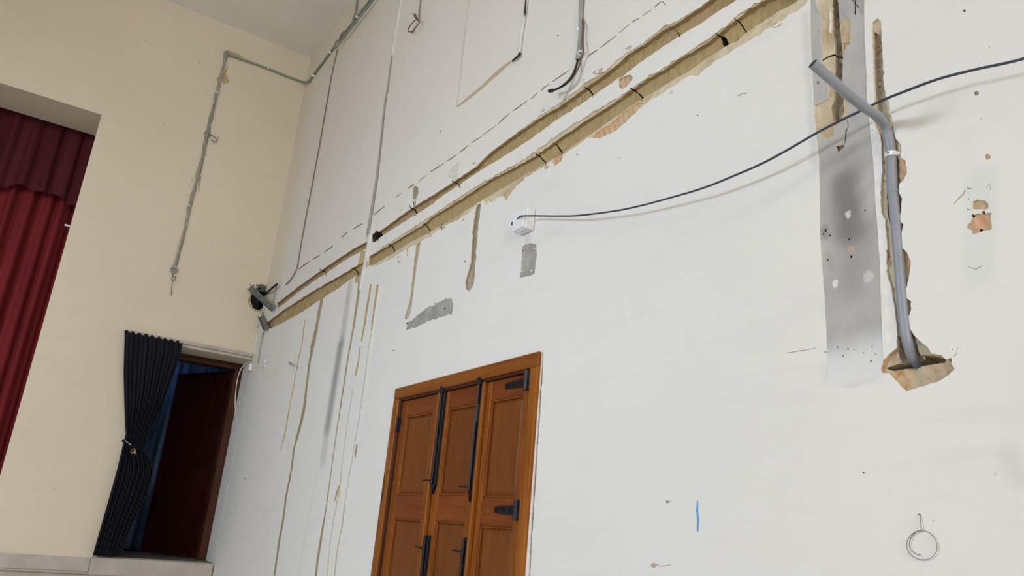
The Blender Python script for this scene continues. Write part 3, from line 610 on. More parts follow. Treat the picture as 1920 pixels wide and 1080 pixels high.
# right wall is backed where the leaves of the wooden shutters close the opening; backstage box behind the end wall
shell('wall_backstage', [((-6.5, 5.2, 0), (.3, 5.3, ZC)), ((-6.6, .62, 0), (-6.5, 5.3, ZC)), ((.2, .62, 0), (.3, 5.3, ZC)), ((-1.45, .52, ST_FL), (-1.35, 1.9, 4.3))], M['stage_dark'])
shell('ceiling_backstage', [((-6.6, .75, ZC-.1), (.3, 5.3, ZC))], M['stage_dark'])
b = MB(); b.box((-6.6, 0.5, ST_FL-.12), (.2, 5.2, ST_FL-.012)); structure(b.build('floor_stage', M['dirt'], None, (0, 0, 0)))

# ledge along the foot of the stage wall, and the projecting door step
def apx(x, y, d): return Ep(x, y, d)
zt = Ep(165, 1046, .02).z; zb = Ep(165, 1073, .03).z
b = MB(); b.box((-6.6, -.03, zb), (Ep(168, 1060, .03).x, .0, zt-.0), .006); b.box((-6.6, -.015, 0), (Ep(168, 1060, .03).x, 0, zb), 0)
b.box((-6.6, -.045, zb-.018), (Ep(168, 1060, .03).x, .0, zb), .005)
structure(b.build('trim_1', M['sill'], None, (-3, 0, 0)))
b = MB(); b.box((Ep(172, 1046, .06).x, -.07, zb-.02), (-.012, .0, DBZ-.004), .008); b.box((Ep(176, 1046, .06).x, -.05, 0), (-.02, 0, zb-.02), 0)
b.box((DX0+.003, 0, DBZ-.03), (DX1-.003, .5, DBZ-.002))
st = structure(b.build('trim_2', M['sill'], None, (-.6, 0, 0)))
b = MB(); b.box((DX0+.01, .02, DBZ-.001), (DX1-.01, .5, DBZ+.004), .002); b.build('threshold', M['dirt'], st)

# ==================================================================== WOODEN SHUTTERS (door_1)
d1 = bpy.data.objects.new('door_1', None); d1.location = (0, (DY0+DY1)/2, 0); link(d1); structure(d1)
d1['label'] = 'varnished brown wooden three-leaf door with black iron bolts in the white wall'
FW = .075
b = MB(); b.box((-.018, DY1-FW, 0), (.12, DY1, DZ-FW), .006); b.build('jamb', M['wood_frame'], d1)
b = MB(); b.box((-.018, DY0, 0), (.12, DY0+FW*.9, DZ-FW), .006); b.build('jamb', M['wood_frame'], d1)
b = MB(); b.box((-.018, DY0, DZ-FW), (.12, DY1, DZ), .006); b.build('head', M['wood_frame_h'], d1)
b = MB(); b.box((.125, DY0+.02, 0.01), (.135, DY1-.02, DZ-.02)); b.build('backing_board', M['wood_dark'], d1)
b = MB(); b.box((-.006, DY1-FW-.014, .02), (.03, DY1-FW, DZ-FW), .003); b.box((-.006, DY0+FW*.9, DZ-FW-.014), (.03, DY1-FW, DZ-FW), .003); b.build('stop_bead', M['wood_dark'], d1)
y_edges = [(DY1-FW-.016, -4.818), (-4.826, -5.328), (-5.336, DY0+FW*.9+.006)]
ztop, zbot = DZ-FW-.016, .03
for li, (ya, yb) in enumerate(y_edges):
    leaf = bpy.data.objects.new('door_leaf', None); leaf.location = Vector((.03, (ya+yb)/2, zbot)) - Vector(d1.location); link(leaf, d1)
    xf, xb = .012, .05; sw = (.068, .085) if li < 2 else (.085, .09)
    sl, srr = (ya-(.075 if li == 0 else .085 if li == 1 else .062), yb+(.10 if li == 0 else .09 if li == 1 else .085))
    for (p, q) in ((ya, sl), (srr, yb)):
        b = MB(); b.box((xf, p, zbot), (xb, q, ztop), .003); b.build('stile', M['wood'], leaf)
    rails = [(ztop-.105, ztop), (CZ+.065, CZ+.205), (.78, .90), (zbot, zbot+.16)]
    if li == 2: rails[1] = (CZ+.055, CZ+.195)
    for (z0, z1) in rails:
        b = MB(); b.box((xf+.002, sl-.001, z0), (xb, srr+.001, z1), .003); b.build('rail', M['wood_h'], leaf)
    for z0, z1 in ((rails[1][1], rails[0][0]), (rails[2][1], rails[1][0]), (rails[3][1], rails[2][0])):
        b = MB(); b.box((xf+.022, sl, z0), (xb-.004, srr, z1)); y0, y1 = srr+.03, sl-.03
        b.add([(xf+.022, srr+.012, z0+.012), (xf+.022, sl-.012, z0+.012), (xf+.022, sl-.012, z1-.012), (xf+.022, srr+.012, z1-.012), (xf+.014, y0, z0+.03), (xf+.014, y1, z0+.03), (xf+.014, y1, z1-.03), (xf+.014, y0, z1-.03)],
              [(4, 5, 6, 7), (0, 1, 5, 4), (1, 2, 6, 5), (2, 3, 7, 6), (3, 0, 4, 7)])
        b.build('panel', M['wood_panel'], leaf)
        b = MB()                                   # moulding round the panel
        for p, q in (((sl, z0), (sl-.009, z1)), ((srr, z0), (srr+.009, z1)), ((sl, z0), (srr, z0+.009)), ((sl, z1-.009), (srr, z1))):
            b.box((xf+.006, p[0], p[1]), (xf+.024, q[0], q[1]), .003)
        b.build('moulding', M['wood'], leaf)
    bys = {1: -4.826-.032, 2: -5.328+.030}; sts = {1: (-4.822+.016, -4.822-.004), 2: (-5.330+.002, -5.330-.022)}
    if li > 0:                                     # cover strip and the iron bolts run down the meeting edge
        b = MB(); b.box((-.012, sts[li][0], zbot), (xf, sts[li][1], ztop), .004); b.build('cover_strip', M['wood_frame'], leaf)
        for (z0, z1, hz) in ((CZ+(.21 if li == 1 else .17), ztop+.02, 0), (.15, CZ+(-.015 if li == 1 else -.01), 1)):
            b = MB(); yc = bys[li]
            b.box((-.006, yc-.022, z0+.05), (xf, yc+.022, z1), .003)
            b.add([(-.006, yc-.022, z0+.05), (-.006, yc+.022, z0+.05), (-.006, yc, z0), (xf, yc-.022, z0+.05), (xf, yc+.022, z0+.05), (xf, yc, z0)], [(0, 2, 1), (0, 1, 4, 3), (1, 2, 5, 4), (2, 0, 3, 5)])
            b.tube([(-.014, yc, z0+.06), (-.014, yc, z1-.01)], .007, 8)
            if not hz: b.box((-.02, yc-.02, z1-.035), (xf, yc+.02, z1+.012), .004)
            bolt = b.build('iron_bolt', M['iron'], leaf)
            hh = z0+.075 if not hz else z1-.07
            b = MB(); b.tube([(-.02, yc, hh), (-.03, yc+.03, hh), (-.03, yc+.075, hh+.002)], .005, 6)
            b.tube([(-.016, yc, hh-.015), (-.016, yc, hh+.015)], .010, 8); b.build('bolt_handle', M['iron'], leaf)
    if li == 2:
        for hz, dy in ((ztop-.045, .0), (CZ+.135, .0), (.84, 0)):
            b = MB(); yh = yb+.004
            b.prism([(xf-.008, yh, hz-.024), (xf-.008, yh, hz+.024), (xf-.008, yh+.24, hz+.016), (xf-.008, yh+.25, hz), (xf-.008, yh+.24, hz-.016)], (1, 0, 0), .008)
            b.box((-.02, yh-.012, hz-.045), (xf, yh+.04, hz+.045), .004)
            b.tube([(-.022, yh+.01, hz-.05), (-.022, yh+.01, hz+.05)], .012, 10)
            for kk in (.11, .17, .225): b.disc((xf-.012, yh+kk, hz), (1, 0, 0), .006, .005, 8)
            b.build('strap_hinge', M['iron'], leaf)
    hy = {0: (DY1-FW-.008, 2.2), 1: (yb+.0, 2.19)}.get(li)
    if hy:
        b = MB(); b.tube([(-.008, hy[0]+(.0 if li == 0 else .03), hy[1]), (-.008, hy[0]+(.0 if li == 0 else .03), hy[1]+.10)], .009, 8)
        b.box((-.004, hy[0]-.02+(.0 if li == 0 else .03), hy[1]+.01), (xf, hy[0]+.02+(.0 if li == 0 else .03), hy[1]+.09)); b.build('hinge', M['iron'], leaf)

# ==================================================================== DOORWAY beside the stage (door_2)
d2 = bpy.data.objects.new('door_2', None); d2.location = ((DX0+DX1)/2, .4, DBZ); link(d2); structure(d2)
d2['label'] = 'dark oxblood door standing open in its brown wooden frame beside the stage'
YF = .46
b = MB(); b.box((DX1-.085, YF-.10, DBZ+.006), (DX1-.004, YF+.06, DTZ-.07), .006); b.build('jamb', M['wood_dark'], d2)
b = MB(); b.box((DX0+.004, YF-.10, DBZ+.006), (DX0+.085, YF+.06, DTZ-.07), .006); b.build('jamb', M['wood_dark'], d2)
b = MB(); b.box((DX0+.004, YF-.10, DTZ-.07), (DX1-.004, YF+.06, DTZ-.003), .006); b.box((DX0+.02, YF-.12, DTZ-.03), (DX1-.02, YF-.1, DTZ-.005), .003); b.build('head', M['wood_dark'], d2)
HY = YF + .05
def on_yy(x, y, Y): v = ray(x, y); return CP + v*((Y-CP.y)/v.y)
def on_z(x, y, Z): v = ray(x, y); return CP + v*((Z-CP.z)/v.z)
pr = on_yy(438, 696, HY); pl = on_z(327, 702, pr.z)
dv = Vector((pl.x-pr.x, pl.y-pr.y, 0)); WD = dv.length; dv.normalize(); nv = Vector((-dv.y, dv.x, 0))
H0 = Vector((pr.x, HY, DBZ+.01)); HT = pr.z - H0.z
leaf = bpy.data.objects.new('door_leaf', None); leaf.location = H0 - Vector(d2.location); link(leaf, d2)
def lp(u, v, n): return H0 + dv*u + Vector((0, 0, v)) + nv*n
def lbox(b, u0, u1, v0, v1, n0, n1): b.prism([lp(u0, v0, n0), lp(u1, v0, n0), lp(u1, v1, n0), lp(u0, v1, n0)], nv, n1-n0)
b = MB(); lbox(b, .09, WD-.09, .1, HT-.1, -.004, -.03); b.build('panel', M['leaf_red'], leaf)
for q in ((0, .1, 0, HT), (WD-.1, WD, 0, HT)):
    b = MB(); lbox(b, *q, .004, -.036); b.build('stile', M['leaf_red'], leaf)
for q in ((.1, WD-.1, 0, .12), (.1, WD-.1, 1.0, 1.12), (.1, WD-.1, HT-.12, HT)):
    b = MB(); lbox(b, *q, .003, -.035); b.build('rail', M['leaf_red'], leaf)
b = MB(); b.tube([lp(WD-.06, 1.02, .0), lp(WD-.06, 1.02, .05), lp(WD-.16, 1.02, .055)], .009, 8); b.build('handle', M['gold'], leaf)

b = MB(); b.box((DX1-.0005, .002, DBZ+.004), (.002, YF-.10, DTZ)); b.build('reveal', M['paint_white'], wall_right)
# curtain rail / plaster ledge over the doorway
rail = thing('curtain_rail', 'cream painted curtain rail over the dark doorway beside the stage', 'rail', (-.7, -.03, 1.70+CZ))
b = MB(); z1 = 1.745+CZ; b.box((-1.37, -.045, z1-.022), (-.02, -.001, z1+.012), .006); b.build('rail_track', M['sill'], rail)
b = MB(); b.box((-1.33, -.028, z1-.058), (-.03, -.001, z1-.024), .004); b.build('rail_backing', M['sill'], rail)

# ------------------------------------------------------------------ cloths
def drape(name, mt, x0, x1, ztop, zbot, y, nf, amp, parent=None, hem=None, nu=220, nv=26, seed=1, th=.004, top_flat=.35):
    rr = random.Random(seed); ph = [rr.uniform(0, 6.28) for _ in range(6)]
    V, F = [], []
    for j in range(nv+1):
        v = j/nv
        for i in range(nu+1):
            u = i/nu; ph0 = u*nf*2*math.pi
            s = math.sin(ph0 + .9*math.sin(u*9+ph[0]) + .5*math.sin(v*1.3+ph[1])) + .45*math.sin(ph0*1.73+ph[2]+v*.8) + .25*math.sin(ph0*.41+ph[3])
            a = amp*(top_flat + (1-top_flat)*min(1, v*2.2))
            zz = ztop + (zbot-ztop)*v
            if hem: zz += hem(u)*v**3
            V.append((x0+(x1-x0)*u + .3*amp*math.cos(ph0)*v, y + a*s, zz))
    for j in range(nv):
        for i in range(nu): a = j*(nu+1)+i; F.append((a, a+1, a+nu+2, a+nu+1))
    o = mesh_obj(name, V, F, mt, parent, ((x0+x1)/2, y, zbot) if parent is None else None, True)
    md = o.modifiers.new('cloth_thickness', 'SOLIDIFY'); md.thickness = th; return o
YC = ST_D+.25
# what the lens sees at (180,255)/(0,345) fixes the valance
def on_y(x, y, Y):
    v = ray(x, y); return CP + v*((Y-CP.y)/v.y)
vb = on_y(70, 365, YC).z; vb0 = on_y(10, 345, YC).z; vb1 = on_y(140, 378, YC).z
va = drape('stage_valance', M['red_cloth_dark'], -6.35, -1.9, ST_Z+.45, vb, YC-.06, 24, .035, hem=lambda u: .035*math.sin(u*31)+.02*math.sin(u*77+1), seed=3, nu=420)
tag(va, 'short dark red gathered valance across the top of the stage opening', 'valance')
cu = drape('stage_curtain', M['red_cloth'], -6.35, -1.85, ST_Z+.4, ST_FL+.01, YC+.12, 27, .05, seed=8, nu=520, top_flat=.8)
tag(cu, 'long dark red pleated stage curtain hanging below the valance', 'curtain')

# navy curtain of the doorway, gathered to the left by a tie-back
cur = thing('doorway_curtain', 'navy black sheer curtain tied back at the left of the doorway', 'curtain', (-1.05, -.05, DBZ))
def interp(tab, v):
    for (a, *A), (bb, *B) in zip(tab, tab[1:]):
        if v <= bb: 
            t = (v-a)/(bb-a); return [p + (q-p)*t for p, q in zip(A, B)]
    return list(tab[-1][1:])
outl = [((233,621),(341,643)), ((232,660),(337,668)), ((231,700),(329,690)), ((232,740),(318,722)), ((233,775),(303,760)), ((234,800),(285,795)), ((236,820),(268,822)), ((230,833),(264,842)), ((226,850),(276,858)), ((219,880),(286,885)), ((205,930),(272,930)), ((192,975),(250,975)), ((182,1010),(236,1010)), ((173,1041),(226,1041))]
rows = []
for (l, r_) in outl:
    a = Ep(*l, .05); c = Ep(*r_, .05); rows.append((a, c))
V, F = [], []; NU = 110; NV = 60; rr = random.Random(4)
for j in range(NV+1):
    t = j/NV*(len(rows)-1); k = min(int(t), len(rows)-2); f = t-k
    a = rows[k][0].lerp(rows[k+1][0], f); c = rows[k][1].lerp(rows[k+1][1], f); wd = (c-a).length
    for i in range(NU+1):
        u = i/NU; p = a.lerp(c, u); s = math.sin(u*2*math.pi*13 + .6*math.sin(u*11)) + .5*math.sin(u*2*math.pi*7.3+1+j*.03)
        amp = .012 + .010*min(1, j/20)
        top = .012*math.sin(u*2*math.pi*9)*(1 if j == 0 else 0)
        deep = -.02*math.sin(math.pi*u)*(1 if t > 5 else t/5)
        V.append((p.x, -.085 + amp*s + deep, p.z+top))
for j in range(NV):
    for i in range(NU): a = j*(NU+1)+i; F.append((a, a+1, a+NU+2, a+NU+1))
o = mesh_obj('curtain_cloth', V, F, M['navy_cloth'], cur, None, True); md = o.modifiers.new('cloth_thickness', 'SOLIDIFY'); md.thickness = .002
a, c = Ep(234, 828, .09), Ep(262, 842, .10); mid = (a+c)/2
b = MB(); b.tube(smooth_path([Ep(231, 826, .0), Ep(236, 829, .075), Ep(246, 835, .11), Ep(258, 841, .10), Ep(264, 838, .04)], 5), .016, 8); b.build('tie_back', M['navy_cloth'], cur, None, True)
b = MB(); b.tube([Ep(234, 826, .115), Ep(245, 834, .125)], .004, 6); b.build('tie_cord', M['cable_white'], cur)
b = MB(); b.ring(Ep(250, 846, .12), (-.2, -1, .2), .022, .007); b.tube([Ep(250, 846, .125), Ep(255, 852, .125)], .012, 8); b.build('tie_hook', M['gold'], cur, None, True)
# lower hem of cloth crumpled on the threshold
b = MB()
for k in range(1): b.tube(smooth_path([Ep(180+k*5, 1040, .0+.01*k)+Vector((0, .05, .0)), Ep(200+k*4, 1041, .0)+Vector((0, .09, .0)), Ep(222+k*4, 1044, 0)+Vector((0, .07, .0))], 4), .012, 6)
b.build('hem', M['navy_cloth'], cur, None, True)
# blue drapes behind the open door
bd = drape('backstage_drape', M['blue_cloth'], -1.3, .15, DTZ+.55, ST_FL+.01, 1.45, 9, .05, seed=12, nu=160)
tag(bd, 'blue drape lit from above, seen over the top of the dark door', 'curtain')

# ==================================================================== services on the walls
def tubething(name, pts, r, mt, label, cat, n=8, sub=6, group=None, root=None, smooth=True):
    b = MB(); b.tube(smooth_path(pts, sub) if sub else pts, r, n)
    o = b.build(name, mt, root, None, smooth)
    if root is None: tag(o, label, cat, group)
    return auto_smooth(o, 50)

# galvanised conduit down the end wall
c1 = thing('conduit', 'grey conduit running down the cream wall beside the stage opening', 'pipe', Ep(325, 505, .02))
tubething('tube', [Ep(x, y, .016) for x, y in [(425,100),(413,150),(401,200),(389,250),(381,290),(372,325),(363,360),(355,390),(348,425),(338,460),(327,503)]], .013, M['conduit'], '', '', 8, 2, root=c1)
for x, y in [(389, 251), (326, 506)]:
    b = MB(); b.ring(Ep(x, y, .02), (0, 1, 0), .032, .009, 16); b.disc(Ep(x, y, .005), (0, -1, 0), .030, .012); b.build('junction_box', M['conduit'], c1, None, True)
for x, y in [(408, 174), (354, 386)]:
    b = MB(); b.ring(Ep(x, y, .016), (.12, 0, 1), .018, .005, 12); b.box(Ep(x, y, .0)+Vector((-.035, -.01, -.006)), Ep(x, y, 0)+Vector((.035, .0, .006))); b.build('pipe_clip', M['clip'], c1, None, True)
for pts, rr_ in (([Ep(391,252,.03), Ep(400,256,.06), Ep(407,262,.07), Ep(404,267,.06), Ep(396,262,.04)], .006), ([Ep(326,510,.02), Ep(324,517,.03), Ep(329,520,.035), Ep(326,525,.03), Ep(322,523,.03), Ep(324,517,.03)], .005), ([Ep(324,524,.02), Ep(322,538,.02), Ep(321,554,.02)], .004)):
    b = MB(); b.tube(smooth_path(pts, 5), rr_, 6); b.build('wire_tail', M['wire'], c1, None, True)

# conduit along the top of the end wall that turns the corner
c2 = thing('conduit', 'grey green conduit running along the cream wall and round the corner up to the ceiling', 'pipe', Ep(560, 150, .02))
tubething('tube', [Ep(425,102,.02), Ep(450,110,.016), Ep(500,128,.016), Ep(535,142,.016), Ep(562,152,.016), Ep(571,154,.03), Rp(578,153,.03), Rp(584,146,.016), Rp(600,124,.016), Rp(632,81,.016), Rp(665,38,.016), Rp(690,5,.016), Rp(700,-8,.016)], .014, M['conduit_green'], '', '', 8, 4, root=c2)
tubething('tube', [Ep(428,101,.05), Ep(445,107,.045), Ep(462,114,.045)], .008, M['conduit'], '', '', 8, 4, root=c2)
tubething('tube', [Rp(634,84,.045), Rp(667,42,.045), Rp(693,9,.045), Rp(704,-6,.045)], .012, M['conduit'], '', '', 8, 4, root=c2)
b = MB(); b.ring(Rp(631,82,.02), (1, 0, 0), .04, .01); b.disc(Rp(631,82,.0), (-1, 0, 0), .036, .015); b.tube([Rp(636,74,.03), Rp(641,62,.04), Rp(645,58,.05)], .008, 6); b.build('junction_box', M['conduit'], c2, None, True)
b = MB(); b.ring(Ep(425,101,.02), (0, 1, 0), .03, .01); b.disc(Ep(425,101,.0), (0, -1, 0), .03, .02); b.build('junction_box', M['conduit'], c2, None, True)
for P, x, y in [(Ep,503,127),(Rp,588,142),(Rp,619,98),(Rp,670,31)]:
    b = MB(); c = P(x, y, .018); dd = Vector((0, .7, -.7)) if P is Rp else Vector((.9, 0, -.3)); b.tube([c-dd*.012, c+dd*.012], .021, 10); b.build('pipe_clip', M['clip'], c2, None, True)
tubething('conduit', [Rp(672,-8,.02), Rp(669,6,.02), Rp(667,22,.02), Rp(662,36,.03), Rp(664,42,.04)], .012, M['conduit_green'], 'short green conduit dropping to join the corner conduit below the ceiling', 'pipe')
tubething('cable', [Rp(633,92,.008), Rp(623,135,.008), Rp(615,180,.008), Rp(607,226,.008), Rp(599,272,.008), Rp(589,326,.008), Rp(582,363,.008), Rp(575,400,.008), Rp(564,460,.008), Rp(560,485,.008), Rp(556,504,.010), Rp(548,520,.012), Rp(536,534,.012)], .006, M['wire'], 'thin dark cable running down the white wall nearest the room corner', 'cable', 6, 3)

dct = thing('cable_duct', 'thin painted cable duct running from the top of the wall across both long chases', 'duct', Rp(676, 545, 0))
def flat_duct(pts, wd, th, mt, nm, root):
    b = MB(); pts = smooth_path(pts, 3); vs = []; fs = []
    for i, p in enumerate(pts):
        d = (pts[min(i+1, len(pts)-1)] - pts[max(i-1, 0)]).normalized(); side = Vector((1, 0, 0)).cross(d).normalized(); wv = wd if not isinstance(wd, tuple) else wd[0] + (wd[1]-wd[0])*i/len(pts)
        for sx, dx in ((-1, 0.003), (-.8, -th), (.8, -th), (1, 0.003)): vs.append(p + side*wv/2*sx + Vector((dx, 0, 0)))
    for i in range(len(pts)-1):
        for k in range(4): a = i*4+k; c = i*4+(k+1) % 4; fs.append((a, c, c+4, a+4))
    fs += [(3, 2, 1, 0), tuple(4*(len(pts)-1)+k for k in range(4))]
    b.add(vs, fs); return b.build(nm, mt, root)
flat_duct([Rp(x, y, .001) for x, y in [(753,-8),(747,35),(742,65),(736,105)]], .026, .014, M['duct_white'], 'duct_cover', dct)
flat_duct([Rp(x, y, -.006) for x, y in [(735,105),(728,160),(721,200),(715,262),(707,330),(698,390),(690,445)]], (.012, .03), .009, M['duct_grey'], 'duct_base', dct)
flat_duct([Rp(x, y, .002) for x, y in [(694,440),(689,470),(684,500),(679,525),(676,545)]], (.034, .024), .012, M['duct_white'], 'duct_cover', dct)

c4 = thing('conduit', 'thin brown conduit ending in loose bare wires near the top of the wall', 'pipe', Rp(783, 40, .01))
tubething('tube', [Rp(789,-8,.01), Rp(787,12,.01), Rp(784,38,.012)], .007, M['conduit'], '', '', 6, 2, root=c4)
b = MB()
for pts in ([(784,38,.01),(779,30,.05),(774,26,.06)], [(784,38,.01),(786,42,.05),(779,52,.06),(773,62,.05)], [(784,36,.01),(778,38,.05),(768,50,.05),(765,58,.04),(769,60,.03),(774,58,.03)], [(785,40,.01),(781,32,.04),(778,25,.05)], [(786,41,.02),(776,30,.06)]):
    b.tube(smooth_path([Rp(*p) for p in pts], 5), .005, 5)
b.build('loose_wires', M['cable_brown'], c4, None, True)

c5 = thing('conduit', 'light grey conduit ending in a black tip above the yellowish filled chase', 'pipe', Rp(974, 104, .01))
tubething('tube', [Rp(989,-8,.01), Rp(986,12,.01), Rp(983,38,.01), Rp(978,65,.01), Rp(974,102,.012)], .0095, M['duct_white'], '', '', 8, 3, root=c5)
tubething('tube', [Rp(987,-8,.016), Rp(985,15,.016), Rp(984,34,.01)], .006, M['cable_black'], '', '', 6, 3, root=c5)
b = MB(); b.tube(smooth_path([Rp(975,100,.012), Rp(972,105,.02), Rp(967,109,.02), Rp(961,114,.012)], 4), [.009]*4+[.007]*9, 6); b.build('cable_end', M['cable_black'], c5, None, True)
b = MB(); b.disc(Rp(962,115,.002), (-1, 0, 0), .009, .008); b.build('wall_plug', M['clip'], c5)
tubething('cable_duct', [Rp(882,-8,.0), Rp(880,8,.001), Rp(874,50,.001), Rp(867,115,.001), Rp(858,199,.001)], .0085, M['duct_pale'], 'thin pale painted duct left of the yellowish filled chase', 'duct', 6, 2)

c6 = thing('conduit', 'grey conduit with black and brown cables curling out of its lower end', 'pipe', Rp(1087, 98, .015))
tubething('tube', [Rp(1091,-8,.014), Rp(1089,25,.014), Rp(1089,60,.014), Rp(1086,92,.014), Rp(1083,112,.016)], .0125, M['conduit'], '', '', 10, 3, root=c6)
b = MB(); b.ring(Rp(1089,100,.022), (.2, .2, 1), .017, .004, 14); b.build('pipe_clip', M['clip'], c6, None, True)
b = MB(); b.disc(Rp(1089,58,.002), (-1, 0, 0), .010, .026); b.build('pipe_clip', M['clip'], c6, None, True)
b = MB(); b.tube(smooth_path([Rp(1084,108,.014), Rp(1081,122,.03), Rp(1073,142,.05), Rp(1060,157,.06), Rp(1046,166,.06), Rp(1033,170,.06)], 5), .0062, 7); b.tube([Rp(1036,169.5,.06), Rp(1030,170.5,.06)], .011, 8)
b.build('black_cable', M['cable_black'], c6, None, True)
b = MB(); b.tube(smooth_path([Rp(1092,36,.008), Rp(1095,50,.02), Rp(1093,70,.02), Rp(1094,95,.03), Rp(1090,110,.03), Rp(1083,130,.03), Rp(1070,150,.04), Rp(1056,162,.045)], 5), .005, 6); b.build('brown_cable', M['cable_brown'], c6, None, True)
b = MB(); b.tube(smooth_path([Rp(1081,118,.008), Rp(1076,145,.008), Rp(1066,170,.008), Rp(1052,195,.004), Rp(1045,205,.003)], 5), .003, 5); b.build('grey_wire', M['duct_grey'], c6, None, True)

# metal profiles and packing by the knocked-out hole
pa = thing('metal_profile', 'upper weathered metal profile bridging from the upper chase to the dark hole', 'bracket', Rp(514, 582, .02))
def channel(root, A, B, wd, ht, face):
    A, B = Vector(A), Vector(B); d = (B-A).normalized(); f = Vector(face); side = d.cross(f).normalized(); n = side.cross(d)
    b = MB()
    for s0, s1, n0, n1 in ((-wd/2, wd/2, 0, .004), (-wd/2, -wd/2+.005, 0, ht), (wd/2-.005, wd/2, 0, ht), (-wd*.1, wd*.1, -.004, .002)):
        q = [A + side*s0 + n*n0, A + side*s1 + n*n0, A + side*s1 + n*n1, A + side*s0 + n*n1]; b.add(q + [p + (B-A) for p in q], [(3, 2, 1, 0), (4, 5, 6, 7), (0, 1, 5, 4), (1, 2, 6, 5), (2, 3, 7, 6), (3, 0, 4, 7)])
    return b.build('channel', M['metal_profile'], root)
channel(pa, Rp(513,580,.02), Ep(469,539,.04), .062, .03, (-.5, -.8, -.2))
channel(pa, Rp(516,577,.05), Ep(474,541,.09), .018, .01, (-.5, -.8, -.2))
pb = thing('metal_profile', 'lower short metal profile sticking out of the start of the lower chase', 'bracket', Rp(501, 616, .02))
channel(pb, Rp(501,617,.02), Ep(491,592,.04), .07, .03, (-.5, -.8, -.2))
b = MB()
rr = random.Random(5)
for k in range(11):
    c = Ep(rr.uniform(478, 500), rr.uniform(533, 545), rr.uniform(-.02, .03)); b.add([c + Vector((rr.uniform(-.05, .05), rr.uniform(-.03, .02), rr.uniform(-.05, .05))) for _ in range(4)], [(0, 1, 2), (0, 2, 3), (0, 3, 1), (1, 3, 2)])
tag(b.build('packing', M['foam'], None), 'ragged dark green packing stuffed in the top of the dark hole', 'packing')
tubething('cable', [Ep(494,553,-.03), Ep(498,551,.04), Rp(507,543,.05), Rp(519,533,.05)], .013, M['cable_black'], 'short thick black cable poking from the dark hole at the corner', 'cable', 8, 3)
b = MB(); b.tube(smooth_path([Rp(519,534,.02), Rp(515,550,.01), Rp(512,566,.01)], 4), .006, 6); tag(b.build('cable', M['duct_grey'], None, None, True), 'thin pale cable hanging between black cable end and upper metal profile', 'cable')
b = MB(); b.tube([Ep(485,609,.012), Ep(480,640,.012), Ep(474,684,.012)], .012, 6); b.tube([Ep(483,612,.012), Ep(481,612,.03)], .016, 6); tag(b.build('cable_duct', M['duct_white'], None, None, True), 'short white cable duct down the corner below the lower metal profile', 'duct')
b = MB(); b.tube([Rp(494,622,.01), Rp(488,650,.01), Rp(484,680,.01)], .010, 6); tag(b.build('cable_duct', M['sill'], None, None, True), 'cream cable duct in the corner on the right wall side', 'duct')
def small_box(name, c, s, mt, label, cat, lid=True):
    o = thing(name, label, cat, c); b = MB(); b.box(c-Vector(s)/2, c+Vector(s)/2, .006); b.build('body', mt, o)
    return o
o = small_box('junction_box', Ep(470,689,.03), (.05, .05, .085), M['plastic'], 'small white junction box at the upper right corner of the doorway', 'box')
b = MB(); b.tube([Ep(470,684,.055), Ep(470,694,.055)], .018, 8); b.build('cap', M['clip'], o)
o = small_box('socket', Rp(496,682,.012), (.024, .09, .09), M['plastic'], 'small white blank socket plate low in the corner on the white wall', 'socket')
b = MB(); b.disc(Rp(497,680,.024), (-1, 0, 0), .022, .006); b.build('face', M['clip'], o)
tubething('cable', [Ep(470,678,.05), Ep(462,681,.07), Ep(453,690,.08), Ep(446,708,.07), Ep(442,735,.05), Ep(441,765,.05), Ep(445,792,.06)], .0055, M['cable_white'], 'white cable looping down the right edge of the doorway', 'cable', 6, 5)
b = MB(); b.tube([Rp(544,681,.0), Rp(547,683,.03), Rp(551,686,.045)], .008, 7); b.tube([Rp(543,680,.0), Rp(544.5,682,.01)], .011, 7); tag(b.build('wall_plug', simple('teal_plug', (.25, .38, .38), (.35, .42, .40)), None, None, True), 'small grey blue wall plug sticking out of the wall left of the narrow chase', 'plug')

# white junction box with the sagging cable
jb = thing('junction_box', 'white junction box on the wall where the long sagging cable ends', 'box', Rp(990, 412, .0))
yA, yB = Rp(1003, 410).y, Rp(981, 410).y; zA, zB = Rp(1000, 432).z, Rp(1000, 394).z
b = MB(); b.box((-.055, yA, zA), (0, yB, zB), .005); b.build('body', M['plastic'], jb)
b = MB(); b.box((-.066, yA+.012, zA+.006), (-.053, yB+.004, zB-.006), .004); b.build('lid', M['clip'], jb)
b = MB(); b.tube([(-.05, yB-.002, (zA+zB)/2), (-.05, yB+.02, (zA+zB)/2+.002)], .014, 8); b.build('cable_gland', M['cable_black'], jb)
cp = [(1000,404.5,.085),(1045,405,.09),(1085,404,.095),(1150,396,.10),(1200,386,.105),(1260,370,.11),(1320,352,.115),(1380,328,.12),(1430,306,.12),(1480,279,.12),(1530,250,.115),(1580,224,.11),(1620,205,.105),(1650,190,.105),(1700,170,.11),(1760,148,.12),(1830,130,.125),(1900,115,.13),(1980,92,.135)]
cl = thing('cable', 'long dark blue cable sagging across the white wall from the junction box', 'cable', Rp(972, 408, .07))
b = MB(); b.tube(smooth_path([Vector((-.05, yB+.016, (zA+zB)/2+.002)), Rp(972.5,408,.07), Rp(978,405,.085)] + [Rp(p[0], p[1], p[2]*.68) for p in cp], 5), .0042, 8); b.build('cable_run', M['cable'], cl, None, True)

